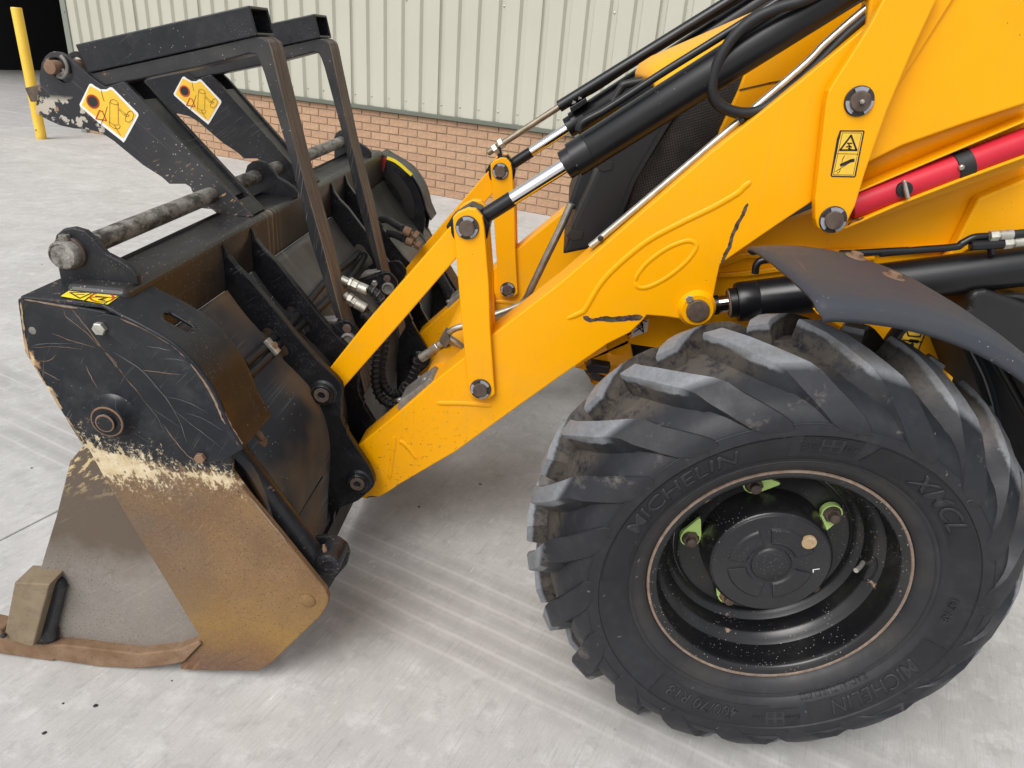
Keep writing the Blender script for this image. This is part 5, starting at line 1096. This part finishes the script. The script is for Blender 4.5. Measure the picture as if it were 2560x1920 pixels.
# rim
def m_rim():
    s = NB('black_wheel_paint'); c = s.mix(s.rng(s.noise(5, 5), .4, .7, 0., .6), (.0075, .0078, .009), (.022, .021, .021))
    c = s.specks(c, (.36, .34, .32), 130, .14, .45, 4); c = s.specks(c, (.30, .21, .15), 75, .13, .55, 5); c = s.blot(c, (.32, .21, .14), 15, .665, .03, amt=.8); c = s.mix(s.rng(s.noise(5, 5, .7), .5, .7, 0., .5), c, (.030, .028, .027))
    s.bump(s.noise(120, 3), .05, .001); return s.fin(c, s.rng(s.noise(7, 4), .3, .7, .22, .34))
RIMM = m_rim()
def wlathe(name, prof, mat, parent, seg=96, c=(0, 0), ang=40):
    """prof: (y, r) about the wheel axis, or about a stud at radius c[0], angle c[1]"""
    vs_ = []; fs = []; n = len(prof); cx, cz = c[0]*math.cos(R(c[1])), c[0]*math.sin(R(c[1]))
    for k in range(seg):
        t = 2*math.pi*k/seg
        for y, r in prof:
            x = cx+r*math.cos(t); z = cz+r*math.sin(t); vs_.append(Vector((x*math.cos(STEER)-y*math.sin(STEER), x*math.sin(STEER)+y*math.cos(STEER), ZC+z)))
    for k in range(seg):
        for i in range(n-1): a = k*n+i; b = ((k+1) % seg)*n+i; fs.append((a, a+1, b+1, b))
    o = mesh(name, vs_, fs, mat, parent, smooth=True); shade(o.data, ang); return o
rim = wlathe('wheel_rim', [(.006, .2555), (-.003, .2545), (-.004, .2495), (-.0025, .2455), (.000, .2360), (.004, .2325), (.012, .2315), (.040, .230), (.058, .228), (.064, .2215), (.071, .2095), (.080, .2055), (.108, .203), (.114, .196), (.119, .1875), (.126, .184), (.140, .183), (.150, .183)], RIMM, ld, 128)
wlathe('rim_lip', [(-.0030, .2552), (-.0056, .2540), (-.0058, .2500), (-.0030, .2485)], LIPR, rim, 128)
wlathe('wheel_disc', [(.124, .184), (.122, .178), (.126, .172), (.128, .135), (.126, .120), (.126, .002)], RIMM, rim, 96)
wlathe('far_barrel', [(.150, .183), (.20, .20), (.235, .235), (.245, .254)], RIMM, rim, 64)
hub = wlathe('hub_drum', [(.128, .131), (.100, .1295), (.062, .1245), (.054, .1235), (.050, .1195), (.049, .114), (.049, .001)], RIMM, rim, 96)
HUBM = m_black('dull_hub_paint', (.016, .0165, .019), (.055, .052, .05), .5, .70, .42)
wlathe('hub_face', [(.0490, .1185), (.0475, .1170), (.0475, .0005)], HUBM, hub, 80)
wlathe('hub_centre', [(.0476, .041), (.0440, .039), (.0425, .037), (.0425, .0005)], HUBM, hub, 48)
def hub_pad(name, a0, a1, r0, r1):
    vs_ = []; fs = []; n = 14
    for yy in (.0477, .0437):
        for i in range(n+1):
            for r in (r0, r1):
                a = R(a0+(a1-a0)*i/n); sh = .004 if yy < .045 else 0; rr = r+(sh if r == r0 else -sh); q = Vector((rr*math.cos(a), 0, rr*math.sin(a))); vs_.append(Vector((q.x*math.cos(STEER)-yy*math.sin(STEER), q.x*math.sin(STEER)+yy*math.cos(STEER), ZC+q.z)))
    k = 2*(n+1)
    for i in range(n): a = i*2; fs += [(k+a, k+a+1, k+a+3, k+a+2), (a, a+2, k+a+2, k+a), (a+1, a+3, k+a+3, k+a+1)]
    fs += [(0, 1, k+1, k), (2*n, 2*n+1, k+2*n+1, k+2*n)]
    return mesh(name, vs_, fs, HUBM, hub, bevel=.0015)
for a0, a1 in ((-75, -8), (28, 102), (118, 178), (195, 265)): hub_pad('hub_web', a0, a1, .048, .088)
wlathe('oil_plug', [(.0476, .0150), (.0415, .0145), (.0412, .0075), (.0430, .0070), (.0430, .0005)], m_rust('brassy_plug', (.34, .24, .13), (.44, .33, .20), (.20, .13, .08), 60), hub, 28, (.088, 47))
def hub_text(txt, r, a, size, mat, rotd=0):
    cu = bpy.data.curves.new('hub_marking', 'FONT'); cu.body = txt; cu.size = size; cu.align_x = 'CENTER'
    tmp = bpy.data.objects.new('tmp', cu); COL.objects.link(tmp); me0 = bpy.data.meshes.new_from_object(tmp.evaluated_get(bpy.context.evaluated_depsgraph_get())); bpy.data.objects.remove(tmp)
    cx, cz = r*math.cos(R(a)), r*math.sin(R(a))
    for v in me0.vertices:
        x = v.co.x*math.cos(R(rotd))-v.co.y*math.sin(R(rotd)); z = v.co.x*math.sin(R(rotd))+v.co.y*math.cos(R(rotd)); x += cx; z += cz; y = .0466; v.co = (x*math.cos(STEER)-y*math.sin(STEER), x*math.sin(STEER)+y*math.cos(STEER), ZC+z)
    return link('hub_marking', me0, mat, hub)
hub_text('OIL', .066, 58, .013, LIPR, 42); hub_text('LEVEL', .056, 50, .011, HUBM, 42); hub_text('L', .086, -4, .020, WHITE, -72)
LIME = simple('lime_plastic', (.50, .70, .22), .5, var=.08)
for k, a in enumerate((109, 37, 181, -35, -107)):
    wlathe('wheel_stud', [(.127, .0185), (.107, .0185), (.104, .0165), (.104, .0105), (.097, .010), (.096, .008), (.096, .0005)], [PINRUST, PINRUST, PINRUST, PINRUST, RUST][k], rim, 6, (.152, a))
    wlathe('stud_end', [(.105, .010), (.092, .0105), (.090, .008), (.090, .0005)], PINRUST, rim, 16, (.152, a))
    ind = wlathe('nut_indicator', [(.112, .0185), (.112, .0212), (.118, .0220), (.124, .0220)], LIME, rim, 28, (.152, a))
    pa = {0: 8, 1: 262, 2: 78, 3: 150, 4: 130}[k]; vs_ = []
    for y in (.113, .120):
        for dd, ww in ((.010, .0205), (.050, .003), (.052, 0), (.050, -.003), (.010, -.0205)):
            ca, sa = math.cos(R(pa)), math.sin(R(pa)); x = .152*math.cos(R(a))+dd*ca-ww*sa; z = .152*math.sin(R(a))+dd*sa+ww*ca; vs_.append(Vector((x*math.cos(STEER)-y*math.sin(STEER), x*math.sin(STEER)+y*math.cos(STEER), ZC+z)))
    mesh('indicator_pointer', vs_, [(0, 1, 2, 3, 4), (5, 6, 7, 8, 9)] + [(i, (i+1) % 5, 5+(i+1) % 5, 5+i) for i in range(5)], LIME, ind)
# valve behind its bent shield
_v = hY(MM(1660, 775), .075); va = math.atan2(_v.z-ZC, _v.x); rv = math.hypot(_v.x, _v.z-ZC); vb = lambda r, y: wp_(va, y, r)
tube('valve_stem', [vb(rv+.006, .090), vb(rv-.006, .074), vb(rv-.020, .060)], .0052, ZINC, rim, 10)
sh = []
for i in range(13):
    t = R(-100+200*i/12); c = wp_(va, .080, rv+.004)
    sh.append(c + Vector((.004+.012*math.cos(t*1.0), -.030*math.cos(t*.5)+.012, .030*math.sin(t))))
vs_ = [tuple(v) for v in sh] + [tuple(v+Vector((.016, .028, 0))) for v in sh]
mesh('valve_shield', vs_, [(i, i+1, 14+i, 13+i) for i in range(12)], RIMM, rim, smooth=True, solid=.003)
# far front wheel: same tyre and rim on the other end of the axle
for o in (tyre, rim):
    c = copy_tree(o, 0, ld); c.matrix_parent_inverse = Matrix.Translation(-ld.location) @ Matrix.Translation((0, 1.94, 0)) @ Matrix.Scale(-1, 4, Vector((0, 1, 0)))
